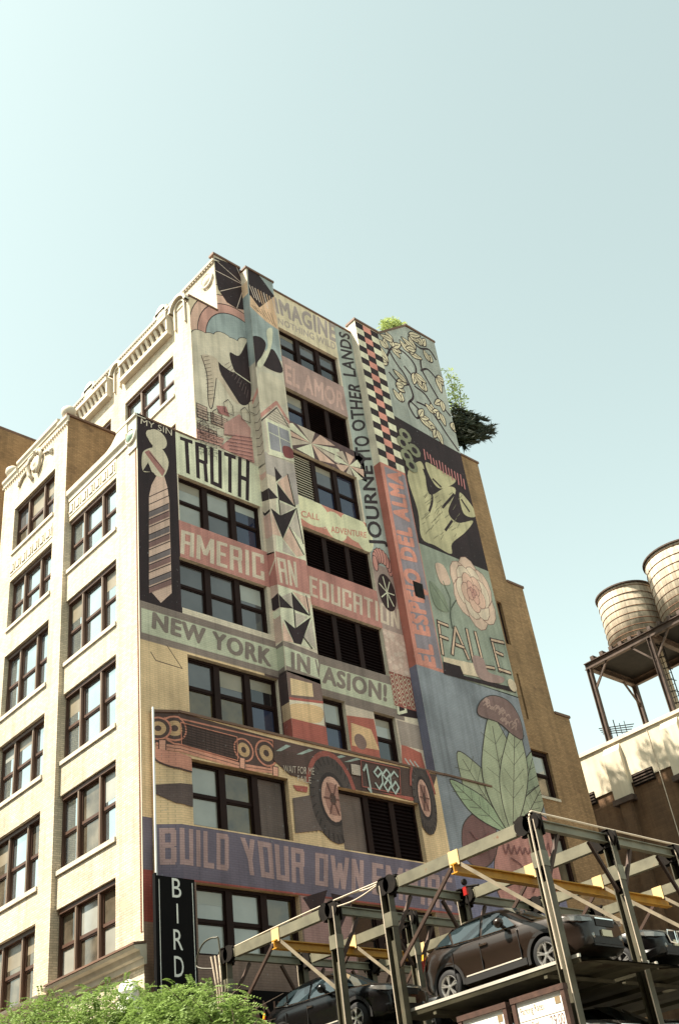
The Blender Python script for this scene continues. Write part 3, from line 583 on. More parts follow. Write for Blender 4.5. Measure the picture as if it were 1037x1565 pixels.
def block_text(txt, t=0.33, h=0.15):
    """heavy condensed sign-painter capitals: bars and diagonals in a unit box per letter"""
    vs = []; fs = []; x = 0.0
    for ch in txt:
        if ch == ' ': x += 0.75; continue
        w = {'I': 0.42, 'W': 1.5, 'M': 1.35, 'E': 0.85, 'L': 0.85}.get(ch, 1.0); Q = []
        def R(a, b, c, d): Q.append([(a, c), (b, c), (b, d), (a, d)])
        for k in _BL[ch]:
            if k == 'L': R(0, t, 0, 1)
            elif k == 'R': R(w - t, w, 0.0, 1.0) if ch not in 'DO' else R(w - t, w, 0.06, 0.94)
            elif k == 'T': R(0, w * (0.92 if ch in 'DBRP' else 1), 1 - h, 1)
            elif k == 'K': R(0, w * (0.92 if ch in 'DB' else 1), 0, h)
            elif k == 'H': R(t * 0.9, w - (0.12 if ch in 'EBRP' else 0), 0.45, 0.45 + h)
            elif k == 'u': R(w - t, w, 0.5, 0.94)
            elif k == 'v': R(w - t, w, 0.06, 0.47)
            elif k == 'c': R(w - t, w, 0.66, 0.95)
            elif k == 'd': R(w - t, w, 0.05, 0.34)
            elif k == 'i': R((w - t) / 2, (w + t) / 2, 0, 1)
            elif k == 'r': Q.append([(w - t * 1.25, 0.5), (w - t * 0.25, 0.5), (w, 0), (w - t, 0)])
            elif k == 'n': Q.append([(0, 1), (t, 1), (w, 0), (w - t, 0)])
            elif k == 'y': Q += [[(0, 1), (t, 1), (w / 2 + t / 2, 0.42), (w / 2 - t / 2, 0.42)], [(w - t, 1), (w, 1), (w / 2 + t / 2, 0.42), (w / 2 - t / 2, 0.42)]]; R(w / 2 - t / 2, w / 2 + t / 2, 0, 0.44)
            elif k == 'w':
                for a, b in ((0, 0.25), (0.5, 0.25), (0.5, 0.75), (1, 0.75)): Q.append([(a * (w - t), 1 if a in (0, 1) else 0.8), (a * (w - t) + t, 1 if a in (0, 1) else 0.8), (b * (w - t) + t, 0), (b * (w - t), 0)])
            elif k == 'm': Q += [[(0, 1), (t, 1), (w / 2 + t / 2, 0.25), (w / 2 - t / 2, 0.25)], [(w - t, 1), (w, 1), (w / 2 + t / 2, 0.25), (w / 2 - t / 2, 0.25)]]
        for i, q in enumerate(Q): b = len(vs); vs += [(x + a, c, i) for a, c in q]; fs.append((b, b + 1, b + 2, b + 3))
        x += w + 0.2
    x -= 0.2
    return [(a / x, c, i) for a, c, i in vs], fs
class Panel:
    def __init__(s, face, label=None, base=0.003):
        s.face = face; s.mb = {}; s.seq = 0; s.base = base; s.letters = []; s.label = label
    def uv(s, px, face=None):
        ax, c = FACE[face or s.face][:2]
        p = onY(px[0], px[1], c) if ax == 'Y' else onX(px[0], px[1], c)
        return (p.x, p.z) if ax == 'Y' else (p.y, p.z)
    def p3(s, face, u, v, off):
        ax, c = FACE[face][:2]
        if face == 'B' and u < 1.05: c = -0.1 - max(0.0, u - 0.33) / 0.72 * (P - 0.1)   # lower block end, splayed so its face stays unlit
        return (u, c - off, v) if ax == 'Y' else (c - off, u, v)
    def off(s): s.seq += 1; return s.base + 0.0004 * s.seq
    def raw(s, uvs, col, face=None, off=None):
        face = face or s.face; holes, rects = FACE[face][2:]; off = off or s.off()
        if len(uvs) > 4 or True:
            tri = geometry.tessellate_polygon([[Vector((u, v, 0)) for u, v in uvs]])
            polys = [[uvs[i] for i in t] for t in tri]
        if len(uvs) == 4:
            polys = [list(uvs)] if all(((uvs[(i + 1) % 4][0] - uvs[i][0]) * (uvs[(i + 2) % 4][1] - uvs[(i + 1) % 4][1]) - (uvs[(i + 1) % 4][1] - uvs[i][1]) * (uvs[(i + 2) % 4][0] - uvs[(i + 1) % 4][0])) * ((uvs[1][0] - uvs[0][0]) * (uvs[2][1] - uvs[1][1]) - (uvs[1][1] - uvs[0][1]) * (uvs[2][0] - uvs[1][0])) > 0 for i in range(4)) else polys
        mb = s.mb.setdefault(col, MB())
        for t in polys:
            for r in rects:
                q = crect(t, r); lst = [q] if q else []
                for h in holes: lst = [y for x in lst for y in minus(x, h)]
                for x in lst: mb.add([s.p3(face, u, v, off) for u, v in x], [tuple(range(len(x)))])
    def poly(s, pxs, col, face=None, sm=False):
        s.raw([s.uv(p, face) for p in (smooth(pxs) if sm else pxs)], col, face)
    def rect(s, u0, u1, v0, v1, col, face=None): s.raw([(u0, v0), (u1, v0), (u1, v1), (u0, v1)], col, face)
    def ell(s, c, ru, rv, col, face=None, px=True, n=20, a0=0, a1=2 * math.pi):
        u, v = s.uv(c, face) if px else c
        s.raw([(u + ru * math.cos(a0 + (a1 - a0) * i / n), v + rv * math.sin(a0 + (a1 - a0) * i / n)) for i in range(n)], col, face)
    def line(s, pxs, w, col, face=None, px=True, closed=False, sm=False, off=None):
        pts = [s.uv(p, face) for p in pxs] if px else list(pxs)
        if sm: pts = smooth(pts, closed, 4)
        if closed: pts = pts + pts[:1]
        off = off or s.off()
        for i, (a, b) in enumerate(zip(pts, pts[1:])):
            dx, dy = b[0] - a[0], b[1] - a[1]; l = math.hypot(dx, dy)
            if l < 1e-5: continue
            nx, ny = -dy / l * w / 2, dx / l * w / 2; ex, ey = dx / l * w * 0.3, dy / l * w * 0.3
            s.raw([(a[0] - nx - ex, a[1] - ny - ey), (b[0] - nx + ex, b[1] - ny + ey), (b[0] + nx + ex, b[1] + ny + ey), (a[0] + nx - ex, a[1] + ny - ey)], col, face, off + (i % 2) * 0.0002)
    def text(s, txt, quad, col, bold=0.02, face=None):
        face = face or s.face; q = [s.uv(p, face) for p in quad]; vs, fs = text_mesh(txt, bold); off = s.base + 0.0004 * (s.seq + 8); mb = MB()
        def m(x, y):
            u = [(1 - x) * y * q[0][i] + x * y * q[1][i] + x * (1 - y) * q[2][i] + (1 - x) * (1 - y) * q[3][i] for i in (0, 1)]
            return s.p3(face, u[0], u[1], off)
        pts = [m(x, y) for x, y in vs]
        if bold > 0.012:   # eight shifted copies, each a hair prouder than the last
            n8 = len(pts) // 8; ax = 1 if FACE[face][0] == 'Y' else 0; pts = [tuple(c_ - (i // n8) * 0.0003 if j == ax else c_ for j, c_ in enumerate(q_)) for i, q_ in enumerate(pts)]
        mb.add(pts, fs); s.letters.append((mb, paint(col)))
    def block(s, txt, quad, col, face=None, t=0.33, h=0.15):
        face = face or s.face; q = [s.uv(p, face) for p in quad]; vs, fs = block_text(txt, t, h); off = s.base + 0.0004 * (s.seq + 8); keep, s.mb = s.mb, {}
        for f in fs:
            uv4 = []
            for j in f: x, y, i = vs[j]; uv4.append(tuple((1 - x) * y * q[0][k] + x * y * q[1][k] + x * (1 - y) * q[2][k] + (1 - x) * (1 - y) * q[3][k] for k in (0, 1)))
            s.raw(uv4, col, face, off + 0.0003 * vs[f[0]][2])
        s.letters.append((s.mb[col], paint(col))); s.mb = keep
    def build(s):
        big = MB(); mats = []
        for i, (c, mb) in enumerate(s.mb.items()):
            big.add(mb.v, mb.f, i); mats.append(paint(c))
        o = big.build('mural_panel', mats, bld)
        if s.label: o['label'] = s.label
        for mb, m in s.letters: mb.build('lettering', m, o)
        return o
Z1, Z2, Z3, Z4 = ((180, 370), 3.457), ((400, 400), 2.729), ((180, 620), 3.457), ((380, 680), 3.457)
Z5, Z6, Z7, Z8 = ((560, 660), 3.457), ((190, 900), 3.841), ((400, 960), 3.457), ((600, 1000), 3.24)
ZL, ZP, ZQ, ZU, ZK, ZW = ((190, 1200), 3.841), ((380, 620), 6.017), ((390, 860), 6.015), ((370, 390), 9.21), ((500, 470), 5.4), ((590, 1000), 6.015)
def z(Z, *pts): return zz(Z[0], Z[1], pts)
DK, CR, PK, GY, BLK = (52, 33, 38), (206, 200, 172), (196, 164, 146), (168, 166, 156), (44, 28, 34)
TEAL, SKYB, SAL, BAND = (166, 184, 160), (128, 160, 168), (196, 118, 98), (176, 112, 104)
rnd = random.Random(11)

# rainbow and sky panel on the upper corner
p = Panel('L', 'painted rainbow, clouds, dark parasol and rooftops')
p.rect(2.65, XP0, 27.6, 39.15, (178, 180, 160))
cx, cv = p.uv((366, 540))
for r, c in ((3.1, DK), (3.06, (190, 182, 146)), (2.62, DK), (2.58, (196, 160, 140)), (2.2, DK), (2.16, (188, 136, 124)), (1.78, DK), (1.74, SKYB)):
    p.raw([(cx + r * math.cos(math.pi * i / 24), cv + 1.25 * r * math.sin(math.pi * i / 24)) for i in range(25)], c)
for q in ((402, 530), (450, 520), (510, 535), (565, 530), (620, 560), (690, 560)):
    p.ell(z(Z1, q)[0], 0.62, 0.55, DK); 
for q in ((402, 530), (450, 520), (510, 535), (565, 530), (620, 560), (690, 560)):
    p.ell(z(Z1, q)[0], 0.585, 0.515, (184, 186, 164))
p.poly(z(Z1, (385, 545), (690, 570), (700, 900), (410, 900)), (182, 184, 163))
p.poly(z(Z1, (510, 82), (630, 128), (700, 165), (700, 310), (684, 362), (628, 352), (575, 318), (530, 250), (516, 170)), BLK)
for q in ((515, 95), (515, 150), (540, 260), (628, 350), (625, 130)): p.line(z(Z1, q, (668, 230)), 0.035, (190, 180, 168))
# own dark sweeping ribbons, cream and grey scrolls
p.poly(z(Z1, (508, 618), (560, 660), (620, 690), (690, 660), (700, 700), (700, 835), (655, 862), (600, 800), (545, 720)), BLK, sm=True)
p.poly(z(Z1, (590, 585), (640, 600), (690, 520), (702, 640), (640, 690), (610, 670)), BLK, sm=True)
p.poly(z(Z1, (440, 600), (520, 615), (545, 700), (640, 850), (600, 830), (520, 720), (500, 860), (478, 850), (470, 700)), (176, 168, 146), sm=True)
p.line(z(Z1, (440, 600), (470, 700), (478, 850), (500, 870), (520, 720)), 0.04, DK, sm=True); p.line(z(Z1, (545, 700), (640, 850)), 0.04, DK)
p.line(z(Z1, (620, 690), (700, 745)), 0.05, CR)
for q, w, h in (((415, 850), 0.5, 0.7), ((490, 900), 0.8, 0.55), ((420, 960), 0.9, 0.4)):
    u, v = p.uv(z(Z1, q)[0]); p.rect(u, u + w, v - h, v, (172, 152, 136)); p.line([(u, v - h), (u + w, v - h), (u + w, v), (u, v)], 0.03, DK, px=False, closed=True)
    for k in range(1, 5): p.line([(u, v - h * k / 5), (u + w, v - h * k / 5)], 0.02, DK, px=False)
p.poly(z(Z1, (520, 865), (570, 870), (590, 925), (530, 905)), (160, 96, 96)); p.poly(z(Z1, (560, 960), (640, 910), (700, 985), (700, 1040), (560, 1020)), (176, 128, 122))
p.poly(z(Z1, (412, 985), (560, 1040), (545, 1080), (414, 1040)), (186, 136, 126)); p.poly(z(Z1, (620, 1015), (705, 1035), (720, 1170), (538, 1085)), (182, 120, 116))
for k in range(16):
    y_ = 900 + k * 15; p.line(z(Z1, (412, y_ - 20), (520 + 8 * (k % 3), y_ + 14)), 0.018, DK)
    for q in range(4): x_ = 420 + q * 28 + 14 * (k % 2); p.line(z(Z1, (x_, y_ - 17 + (x_ - 412) * 0.31), (x_ + 2, y_ - 3 + (x_ - 412) * 0.31)), 0.018, DK)
for k in range(10): p.line(z(Z1, (585 + k * 11, 640 + k * 16), (560 + k * 13, 655 + k * 19)), 0.02, (96, 80, 84))
for k in range(12): p.line(z(Z1, (448 + k * 2, 612 + k * 20), (478 + k * 3, 606 + k * 20)), 0.018, DK)
for q in ((430, 1010), (500, 950), (560, 900), (650, 940), (690, 900)): u, v = p.uv(z(Z1, q)[0]); p.line([(u, v), (u, v + 0.5), (u + 0.22, v + 0.75), (u + 0.44, v + 0.5), (u + 0.44, v)], 0.03, DK, px=False, closed=True)
for k in range(7): p.line(z(Z1, (560 + k * 6, 1020 + k * 19), (706, 1040 + k * 20)), 0.025, DK)
for k in range(4): p.line(z(Z1, (412, 990 + k * 18), (550, 1035 + k * 18)), 0.025, DK)
p.build()
p = Panel('P', 'painted gabled house below torn dark and orange parasol')
p.rect(XP0, XP1, 27.5, 38.85, (176, 182, 164))
p.poly(z(ZU, (70, 100), (460, 380), (560, 1500), (110, 1200)), SKYB); p.poly(z(ZU, (70, 100), (100, 100), (470, 600), (480, 640), (240, 760), (100, 560)), BLK)
p.poly(z(ZU, (110, 560), (240, 740), (480, 560), (520, 1060), (330, 930), (110, 720)), (202, 166, 122))
for k in range(9): p.line(z(ZU, (100 + k * 40, 420 + k * 22), (170 + k * 38, 600 + k * 30)), 0.05, rnd.choice(((202, 166, 122), (190, 180, 168))))
for k in range(7): p.line(z(ZU, (130 + k * 45, 700 + k * 20), (230 + k * 40, 800 + k * 34)), 0.025, DK)
p.poly(z(Z1, (700, 520), (745, 500), (782, 545), (740, 640), (700, 700)), BLK, sm=True); p.poly(z(Z1, (760, 640), (815, 565), (870, 670), (845, 690)), BLK, sm=True)
p.poly(z(Z1, (735, 640), (790, 560), (785, 470), (815, 460), (808, 560), (760, 660)), CR, sm=True); p.poly(z(Z1, (745, 690), (870, 740), (890, 850), (750, 860)), (184, 186, 164), sm=True)
p.poly(z(Z1, (760, 905), (840, 850), (915, 975), (940, 1170), (790, 1120)), (176, 174, 158)); p.line(z(Z1, (745, 925), (838, 848), (920, 980)), 0.16, (186, 124, 114)); p.line(z(Z1, (750, 950), (838, 875), (915, 1000)), 0.05, DK)
for k in range(5): p.line(z(Z1, (800, 880 + k * 13), (900, 935 + k * 14)), 0.02, DK)
p.poly(z(Z1, (778, 930), (908, 985), (930, 1150), (800, 1115)), CR); p.poly(z(Z1, (790, 950), (900, 1000), (918, 1130), (806, 1095)), (128, 138, 156)); p.line(z(Z1, (846, 975), (862, 1110)), 0.04, CR); p.line(z(Z1, (798, 1005), (908, 1060)), 0.04, CR)
p.poly(z(Z1, (870, 1080), (915, 1090), (930, 1140), (880, 1135)), (130, 52, 56), sm=True); p.line(z(Z1, (795, 1118), (936, 1160)), 0.1, CR)
p.build()
p = Panel('PS'); p.rect(-P, 0, 27.5, 36.0, (160, 160, 145)); p.rect(-P, 0, 33.0, 37.2, (112, 142, 150)); p.rect(-P, 0, 37.2, 38.0, (202, 172, 130))  # flue side: front grey and blue darkened for the shaded face
for k in range(7): v = 28.2 + k * 0.42; p.line([(-P, v), (-P / 2, v - 0.12), (0, v)], 0.03, DK, px=False)
p.line([(-P, 31.4), (0, 31.0)], 0.2, (186, 124, 114), px=False); p.build()
# black panel with striped column
p = Panel('L', 'black painted panel with a striped column')
p.rect(0, 1.67, 19.72, 27.6, BLK)
p.poly(z(Z3, (165, 480), (178, 420), (205, 370), (245, 370), (262, 430), (272, 500), (285, 990), (228, 1042), (165, 970)), (192, 164, 148))
for k in range(13):
    y = 452 + k * 40; xr = 268 + (y - 480) * 0.031; c = ((126, 92, 92), None, (104, 98, 106))[k % 3]
    if c and y > 460: p.poly(z(Z3, (165, y + 30), (xr, y - 16), (xr + 1, y + 14), (165, y + 60)), c)
    p.line(z(Z3, (166, y + 30), (xr, y - 16)), 0.03, BLK)
p.poly(z(Z3, (128, 260), (150, 232), (190, 222), (232, 228), (268, 300), (245, 372), (205, 372), (182, 352), (132, 345)), (182, 182, 156), sm=True); p.poly(z(Z3, (140, 245), (165, 235), (250, 345), (235, 375)), (156, 100, 96)); p.poly(z(Z3, (132, 345), (180, 352), (160, 300)), BLK)
p.poly(z(Z3, (182, 235), (186, 190), (225, 190), (228, 238)), (182, 182, 156)); p.ell(z(Z3, (208, 178))[0], 0.42, 0.44, (182, 182, 156)); p.ell(z(Z3, (178, 160))[0], 0.24, 0.26, (182, 182, 156)); p.line(z(Z3, (168, 250), (235, 330)), 0.03, BLK)
p.text('MY SIN', z(Z3, (122, 68), (285, 126), (285, 160), (120, 96)), (186, 186, 168), 0.01)
p.build()
p = Panel('L'); p.rect(1.67, XP0, 25.6, 27.6, (206, 202, 172)); p.block('TRUTH', z(Z3, (328, 162), (696, 290), (692, 505), (340, 345)), BLK, t=0.30, h=0.1); p.build()
# american education band
p = Panel('L'); p.rect(1.67, XP0, 21.97, 23.53, BAND); p.block('AMERIC', z(Z3, (335, 655), (770, 790), (775, 925), (330, 780)), (184, 178, 158), t=0.30, h=0.13); p.build()
p = Panel('P')
p.poly(z(Z3, (832, 768), (1000, 822), (1030, 1004), (842, 944)), BAND); p.block('AN', z(Z3, (838, 800), (940, 826), (950, 962), (858, 935)), (184, 178, 158), t=0.30, h=0.13); p.build()
p = Panel('PS'); p.poly(z(Z3, (776, 786), (834, 768), (845, 944), (796, 960)), (160, 96, 88)); p.line(z(Z3, (786, 930), (835, 800)), 0.09, (170, 164, 146)); p.build()  # band and letter colours darkened where they turn onto the shaded side
p = Panel('R'); p.rect(XP1, XT, 21.85, 23.6, BAND); p.block('EDUCATION', z(Z4, (318, 690), (792, 870), (795, 975), (322, 795)), (184, 174, 156), t=0.30, h=0.13); p.build()
# shattered triangles down the flue
p = Panel('P', 'painted black and cream triangles')
p.poly(z(Z3, (836, 350), (940, 330), (1000, 822), (836, 768)), CR); p.poly(z(ZQ, (200, 200), (515, 320), (560, 800), (250, 715)), CR); p.rect(XP0, XP1, 27.0, 28.1, (160, 158, 156))
for Z, c, L in ((ZP, BLK, [(235, 560), (305, 655), (250, 700)]), (ZP, BLK, [(258, 710), (430, 935), (275, 865)]), (ZP, BLK, [(200, 940), (290, 1012), (435, 945), (312, 1225)]), (ZP, BLK, [(160, 760), (185, 757), (270, 850), (185, 862)]),
                (ZP, PK, [(262, 705), (360, 630), (420, 920)]), (ZP, PK, [(212, 985), (300, 1205), (212, 1180)]), (ZP, PK, [(315, 1225), (370, 1115), (500, 1380), (440, 1390)]), (ZP, GY, [(285, 885), (415, 940), (295, 1010)]), (ZP, GY, [(440, 960), (495, 1250), (370, 1110)]),
                (ZP, (150, 148, 150), [(365, 630), (430, 610), (460, 900), (430, 920)]), (ZP, GY, [(315, 1240), (430, 1390), (310, 1340)]),
                (ZQ, BLK, [(205, 278), (345, 422), (222, 410)]), (ZQ, BLK, [(330, 270), (500, 490), (347, 430)]), (ZQ, BLK, [(262, 522), (365, 605), (510, 500), (420, 755), (355, 738)]), (ZQ, GY, [(245, 310), (325, 275), (345, 420)]),
                (ZQ, GY, [(365, 460), (480, 500), (370, 595)]), (ZQ, GY, [(515, 530), (556, 800), (445, 690)]), (ZQ, PK, [(340, 265), (508, 330), (500, 470)]), (ZQ, PK, [(250, 540), (350, 735), (252, 715)])):
    p.poly(z(Z, *L), c)
for Z, L in ((ZP, [(355, 630), (425, 930)]), (ZP, [(275, 870), (290, 1010)]), (ZP, [(435, 945), (500, 1270)]), (ZP, [(370, 1115), (505, 1370)]), (ZQ, [(355, 440), (368, 600)]), (ZQ, [(465, 305), (498, 480)]), (ZQ, [(445, 690), (520, 790)])): p.line(z(Z, *L), 0.05, BLK)
p.build()
p = Panel('PS'); p.poly(z(ZP, (60, 590), (160, 520), (240, 1350), (150, 1385)), (170, 166, 150)); p.poly(z(ZQ, (108, 240), (205, 200), (252, 715), (185, 748), (150, 710)), (176, 152, 140))
for Z, c, L in ((ZP, (176, 140, 130), [(60, 650), (125, 690), (160, 650), (160, 600), (110, 640), (60, 600)]), (ZP, BLK, [(70, 765), (125, 792), (186, 757), (192, 862), (130, 882), (75, 860)]), (ZP, BLK, [(105, 945), (150, 990), (205, 940), (205, 965), (150, 1015), (110, 980)]),
                (ZP, (184, 148, 138), [(115, 1010), (150, 1015), (212, 980), (218, 1190), (175, 1225), (130, 1210)]), (ZQ, BLK, [(118, 350), (160, 325), (210, 278), (224, 408), (175, 442), (128, 430)]), (ZQ, CR, [(128, 440), (175, 450), (225, 415), (235, 480), (180, 520), (135, 490)])): p.poly(z(Z, *L), c)
p.build()
# new york invasion band
G1, G2, G3 = (122, 112, 106), (164, 182, 156), (118, 110, 104)
p = Panel('L'); p.rect(0, XP0, 18.3, 19.72, G1); p.rect(0.06, XP0, 18.55, 19.45, G2); p.text('NEW YORK', z(Z6, (165, 132), (862, 355), (862, 462), (160, 232)), G3, 0.04); p.build()
p = Panel('PS'); p.poly(z(ZQ, (190, 770), (255, 715), (275, 1000), (195, 1060)), (104, 96, 92)); p.poly(z(ZQ, (190, 800), (258, 760), (270, 950), (195, 1010)), (140, 158, 136)); p.build()  # same band on the flue side, shade mixed into its colours
p = Panel('P'); p.poly(z(ZQ, (255, 712), (570, 835), (605, 1120), (275, 995)), G1); p.poly(z(ZQ, (262, 765), (575, 890), (598, 1070), (272, 940)), G2)
p.text('IN', z(ZQ, (325, 815), (505, 870), (505, 1030), (330, 975)), G3, 0.04); p.text('V', z(ZQ, (545, 885), (598, 905), (600, 1060), (565, 1045)), G3, 0.04); p.build()
p = Panel('R'); p.rect(XP1, XT - 0.75, 17.95, 19.72, G1); p.rect(XP1, XT - 0.95, 18.35, 19.35, G2); p.text('ASION!', z(Z7, (318, 195), (660, 300), (660, 392), (318, 290)), G3, 0.04); p.build()
# ochre field, big vehicle stand-ins
YL, BR, OR = (198, 174, 118), (78, 58, 54), (192, 112, 80)
p = Panel('L'); p.rect(0, XP0, ZB, 18.3, YL); p.line(z(Z6, (155, 370), (185, 420), (340, 468), (250, 332)), 0.03, BR); p.rect(5.0, XP0, ZB, 18.3, BR); p.build()
p = Panel('P'); p.rect(XP0, XP1, ZB, 18.4, (110, 88, 84)); p.poly(z(ZQ, (320, 1060), (520, 1110), (535, 1235), (330, 1215)), YL); p.poly(z(ZQ, (310, 1240), (620, 1280), (640, 1540), (320, 1500)), (196, 190, 168)); p.poly(z(ZQ, (330, 1300), (600, 1330), (590, 1470), (340, 1430)), (202, 168, 104), sm=True)
p.line(z(ZQ, (300, 1245), (620, 1285)), 0.1, (168, 72, 60)); p.line(z(ZQ, (310, 1440), (640, 1510)), 0.08, (150, 142, 134)); p.rect(XP0, XP1, ZB, 16.6, (166, 72, 56)); p.build()
p = Panel('PS'); p.rect(-P, 0, 17.2, 18.4, (60, 44, 48)); p.rect(-P, 0, 16.6, 17.2, (176, 150, 108)); p.rect(-P, 0, ZB, 16.6, (146, 62, 50)); p.build()  # ochre and red of the front in darker, shaded copies
p = Panel('R'); p.rect(XP1, XT, ZB, 17.95, (186, 178, 160)); p.poly(z(Z7, (440, 460), (590, 480), (640, 720), (450, 680)), (172, 78, 58)); p.poly(z(Z7, (470, 500), (575, 535), (620, 645), (475, 620)), (202, 166, 104)); p.ell(z(Z7, (520, 600))[0], 0.3, 0.3, (120, 96, 90))
p.poly(z(Z7, (735, 610), (840, 660), (870, 770), (740, 730)), (172, 78, 58)); p.rect(11.3, XT, 16.9, 17.9, (140, 132, 126)); p.poly(z(Z7, (690, 290), (790, 315), (825, 480), (715, 460)), BLK); p.line(z(Z7, (715, 390), (750, 390), (760, 440), (720, 450), (715, 390)), 0.12, CR); p.line(z(Z7, (700, 325), (742, 332)), 0.1, CR)
for k in range(3): p.line(z(Z7, (755 + k * 25, 690 + k * 8), (790 + k * 20, 740)), 0.07, (150, 168, 170))
for i in range(5):
    for j in range(7):
        u, v = 11.45 + i * 0.19, 19.75 + 0.0 - j * 0.0
p.rect(11.3, XT, 18.5, 19.95, (150, 72, 62))
for i in range(5):
    for j in range(6): p.line([(11.42 + i * 0.23 + 0.1 * math.cos(a * math.pi / 3), 18.65 + j * 0.22 + (0.11 if i % 2 else 0) + 0.1 * math.sin(a * math.pi / 3)) for a in range(6)], 0.022, CR, px=False, closed=True)
p.rect(11.3, XT, 19.95, 21.85, (186, 160, 150))
for k in range(24): p.ell((11.35 + rnd.random() * 1.1, 20.1 + rnd.random() * 1.6), 0.12, 0.1, (196, 178, 168), px=False, n=8)
p.build()
p = Panel('B', 'painted dark vehicles with round lamps and wheels on ochre ground')
p.rect(0.33, XT, 12.33, ZB, YL)
p.poly(z(Z6, (165, 700), (250, 705), (880, 880), (905, 1000), (850, 1085), (690, 1040), (390, 965), (260, 915), (190, 870), (165, 820)), BR)
p.line(z(Z6, (255, 745), (870, 890), (890, 1000), (850, 1070), (690, 1030), (300, 905), (262, 870)), 0.05, OR, closed=True)
for q, r in (((300, 815), 0.42), ((700, 945), 0.40), ((832, 965), 0.46), ((225, 800), 0.38)):
    c = z(Z6, q)[0]; p.ell(c, r, r, OR); p.ell(c, r * 0.86, r * 0.86, BR); p.ell(c, r * 0.6, r * 0.6, (176, 142, 84)); p.ell(c, r * 0.25, r * 0.25, BR)
for k in range(9): p.line(z(Z6, (335, 795 + k * 15), (655, 878 + k * 15)), 0.022, (50, 38, 38))
for k in range(12): p.line(z(Z6, (340 + k * 27, 795 + k * 7), (345 + k * 27, 915 + k * 7)), 0.014, (58, 44, 44))
p.line(z(Z6, (330, 785), (660, 870), (665, 1010), (335, 915)), 0.03, OR, closed=True)
p.poly(z(Z6, (215, 880), (300, 915), (680, 1025), (900, 1060), (905, 1090), (690, 1062), (300, 950), (215, 915)), (196, 126, 96)); p.line(z(Z6, (215, 897), (300, 932), (690, 1043), (900, 1075)), 0.02, BR)
for q in (245, 690, 885): p.poly(z(Z6, (q - 16, 868 + (q - 245) * 0.27), (q + 16, 876 + (q - 245) * 0.27), (q + 16, 950 + (q - 245) * 0.25), (q - 16, 940 + (q - 245) * 0.25)), (204, 140, 112)); p.line(z(Z6, (q - 16, 868 + (q - 245) * 0.27), (q + 16, 876 + (q - 245) * 0.27), (q + 16, 950 + (q - 245) * 0.25), (q - 16, 940 + (q - 245) * 0.25)), 0.03, BR, closed=True)
for k in range(16): p.line(z(Z7, (170 + k * 22, 1000 - abs(k - 8) * 4), (178 + k * 22, 1080)), 0.018, (66, 56, 56))
p.poly(z(Z6, (205, 920), (290, 950), (400, 1000), (400, 1075), (300, 1045), (215, 985)), (194, 124, 98), sm=True); p.line(z(Z6, (205, 920), (215, 985), (300, 1045), (400, 1078)), 0.05, BR, sm=True)
p.poly(z(Z6, (180, 1125), (400, 1150), (400, 1282), (310, 1255), (210, 1180)), (86, 72, 72))
p.poly(z(Z7, (60, 590), (920, 775), (905, 830), (870, 905), (700, 890), (400, 840), (150, 780), (60, 700)), BR); p.poly(z(Z7, (60, 585), (340, 655), (500, 690), (515, 720), (60, 640)), (84, 60, 58))
for a, e in ((70, 130), (180, 250), (260, 340), (350, 420), (430, 500)): p.poly(z(Z7, (a, 640 + a * 0.16), (a + 30, 640 + a * 0.16), (e + 20, 600 + e * 0.19), (e - 5, 592 + e * 0.19)), (128, 160, 158))
p.poly(z(Z7, (160, 830), (240, 840), (235, 870), (180, 860)), (166, 70, 54)); p.poly(z(Z7, (700, 880), (820, 900), (790, 915), (620, 870)), (166, 70, 54)); p.poly(z(Z7, (330, 745), (400, 715), (470, 790), (470, 850), (440, 830), (410, 760)), (150, 64, 52), sm=True)
p.poly(z(Z7, (160, 900), (280, 880), (520, 900), (570, 1090), (440, 1095), (300, 1070), (175, 1085)), (96, 84, 82))
for q, r, s in (((372, 905), 1.0, 1.5), ((852, 900), 0.58, 1.35)):
    c = z(Z7, q)[0]; p.ell(c, r * 1.16, s * 1.12, (150, 66, 54), a0=0.15, a1=math.pi - 0.1); p.ell(c, r, s, (72, 64, 64)); p.ell(c, r * 0.62, s * 0.62, (54, 46, 48)); p.ell(c, r * 0.5, s * 0.52, (188, 142, 124)); p.ell(c, r * 0.36, s * 0.38, (150, 104, 92)); p.ell(c, r * 0.14, s * 0.14, BR); cu_ = p.uv(c)
    for k in range(28): a = 2 * math.pi * k / 28; p.line([(cu_[0] + r * 0.8 * math.cos(a), cu_[1] + s * 0.8 * math.sin(a)), (cu_[0] + r * 0.97 * math.cos(a + 0.06), cu_[1] + s * 0.97 * math.sin(a + 0.06))], 0.03, (50, 42, 44), px=False)
    for k in range(6): a = 2 * math.pi * k / 6; p.line([(cu_[0] + r * 0.1 * math.cos(a), cu_[1] + s * 0.1 * math.sin(a)), (cu_[0] + r * 0.4 * math.cos(a), cu_[1] + s * 0.4 * math.sin(a))], 0.05, (104, 66, 60), px=False)
p.line(z(Z7, (515, 700), (720, 745), (725, 880), (525, 840)), 0.04, (150, 70, 58), closed=True)
p.line(z(Z7, (530, 755), (545, 725), (570, 870), (555, 850)), 0.08, (140, 172, 172))
for k, (x, kind) in enumerate(((605, 9), (650, 8), (690, 6))):
    y = 790 + k * 12; up = z(Z7, (x, y - 52), (x + 20, y - 26), (x, y), (x - 20, y - 26)); dn = z(Z7, (x + 8, y), (x + 26, y + 32), (x + 8, y + 64), (x - 12, y + 32)); C86 = (140, 172, 172)
    if kind != 6: p.line(up, 0.07, C86, closed=True)
    else: p.line([up[1], up[0], up[3], dn[3]], 0.07, C86)
    if kind != 9: p.line(dn, 0.07, C86, closed=True)
    else: p.line([up[1], dn[1], dn[2], dn[3]], 0.07, C86)
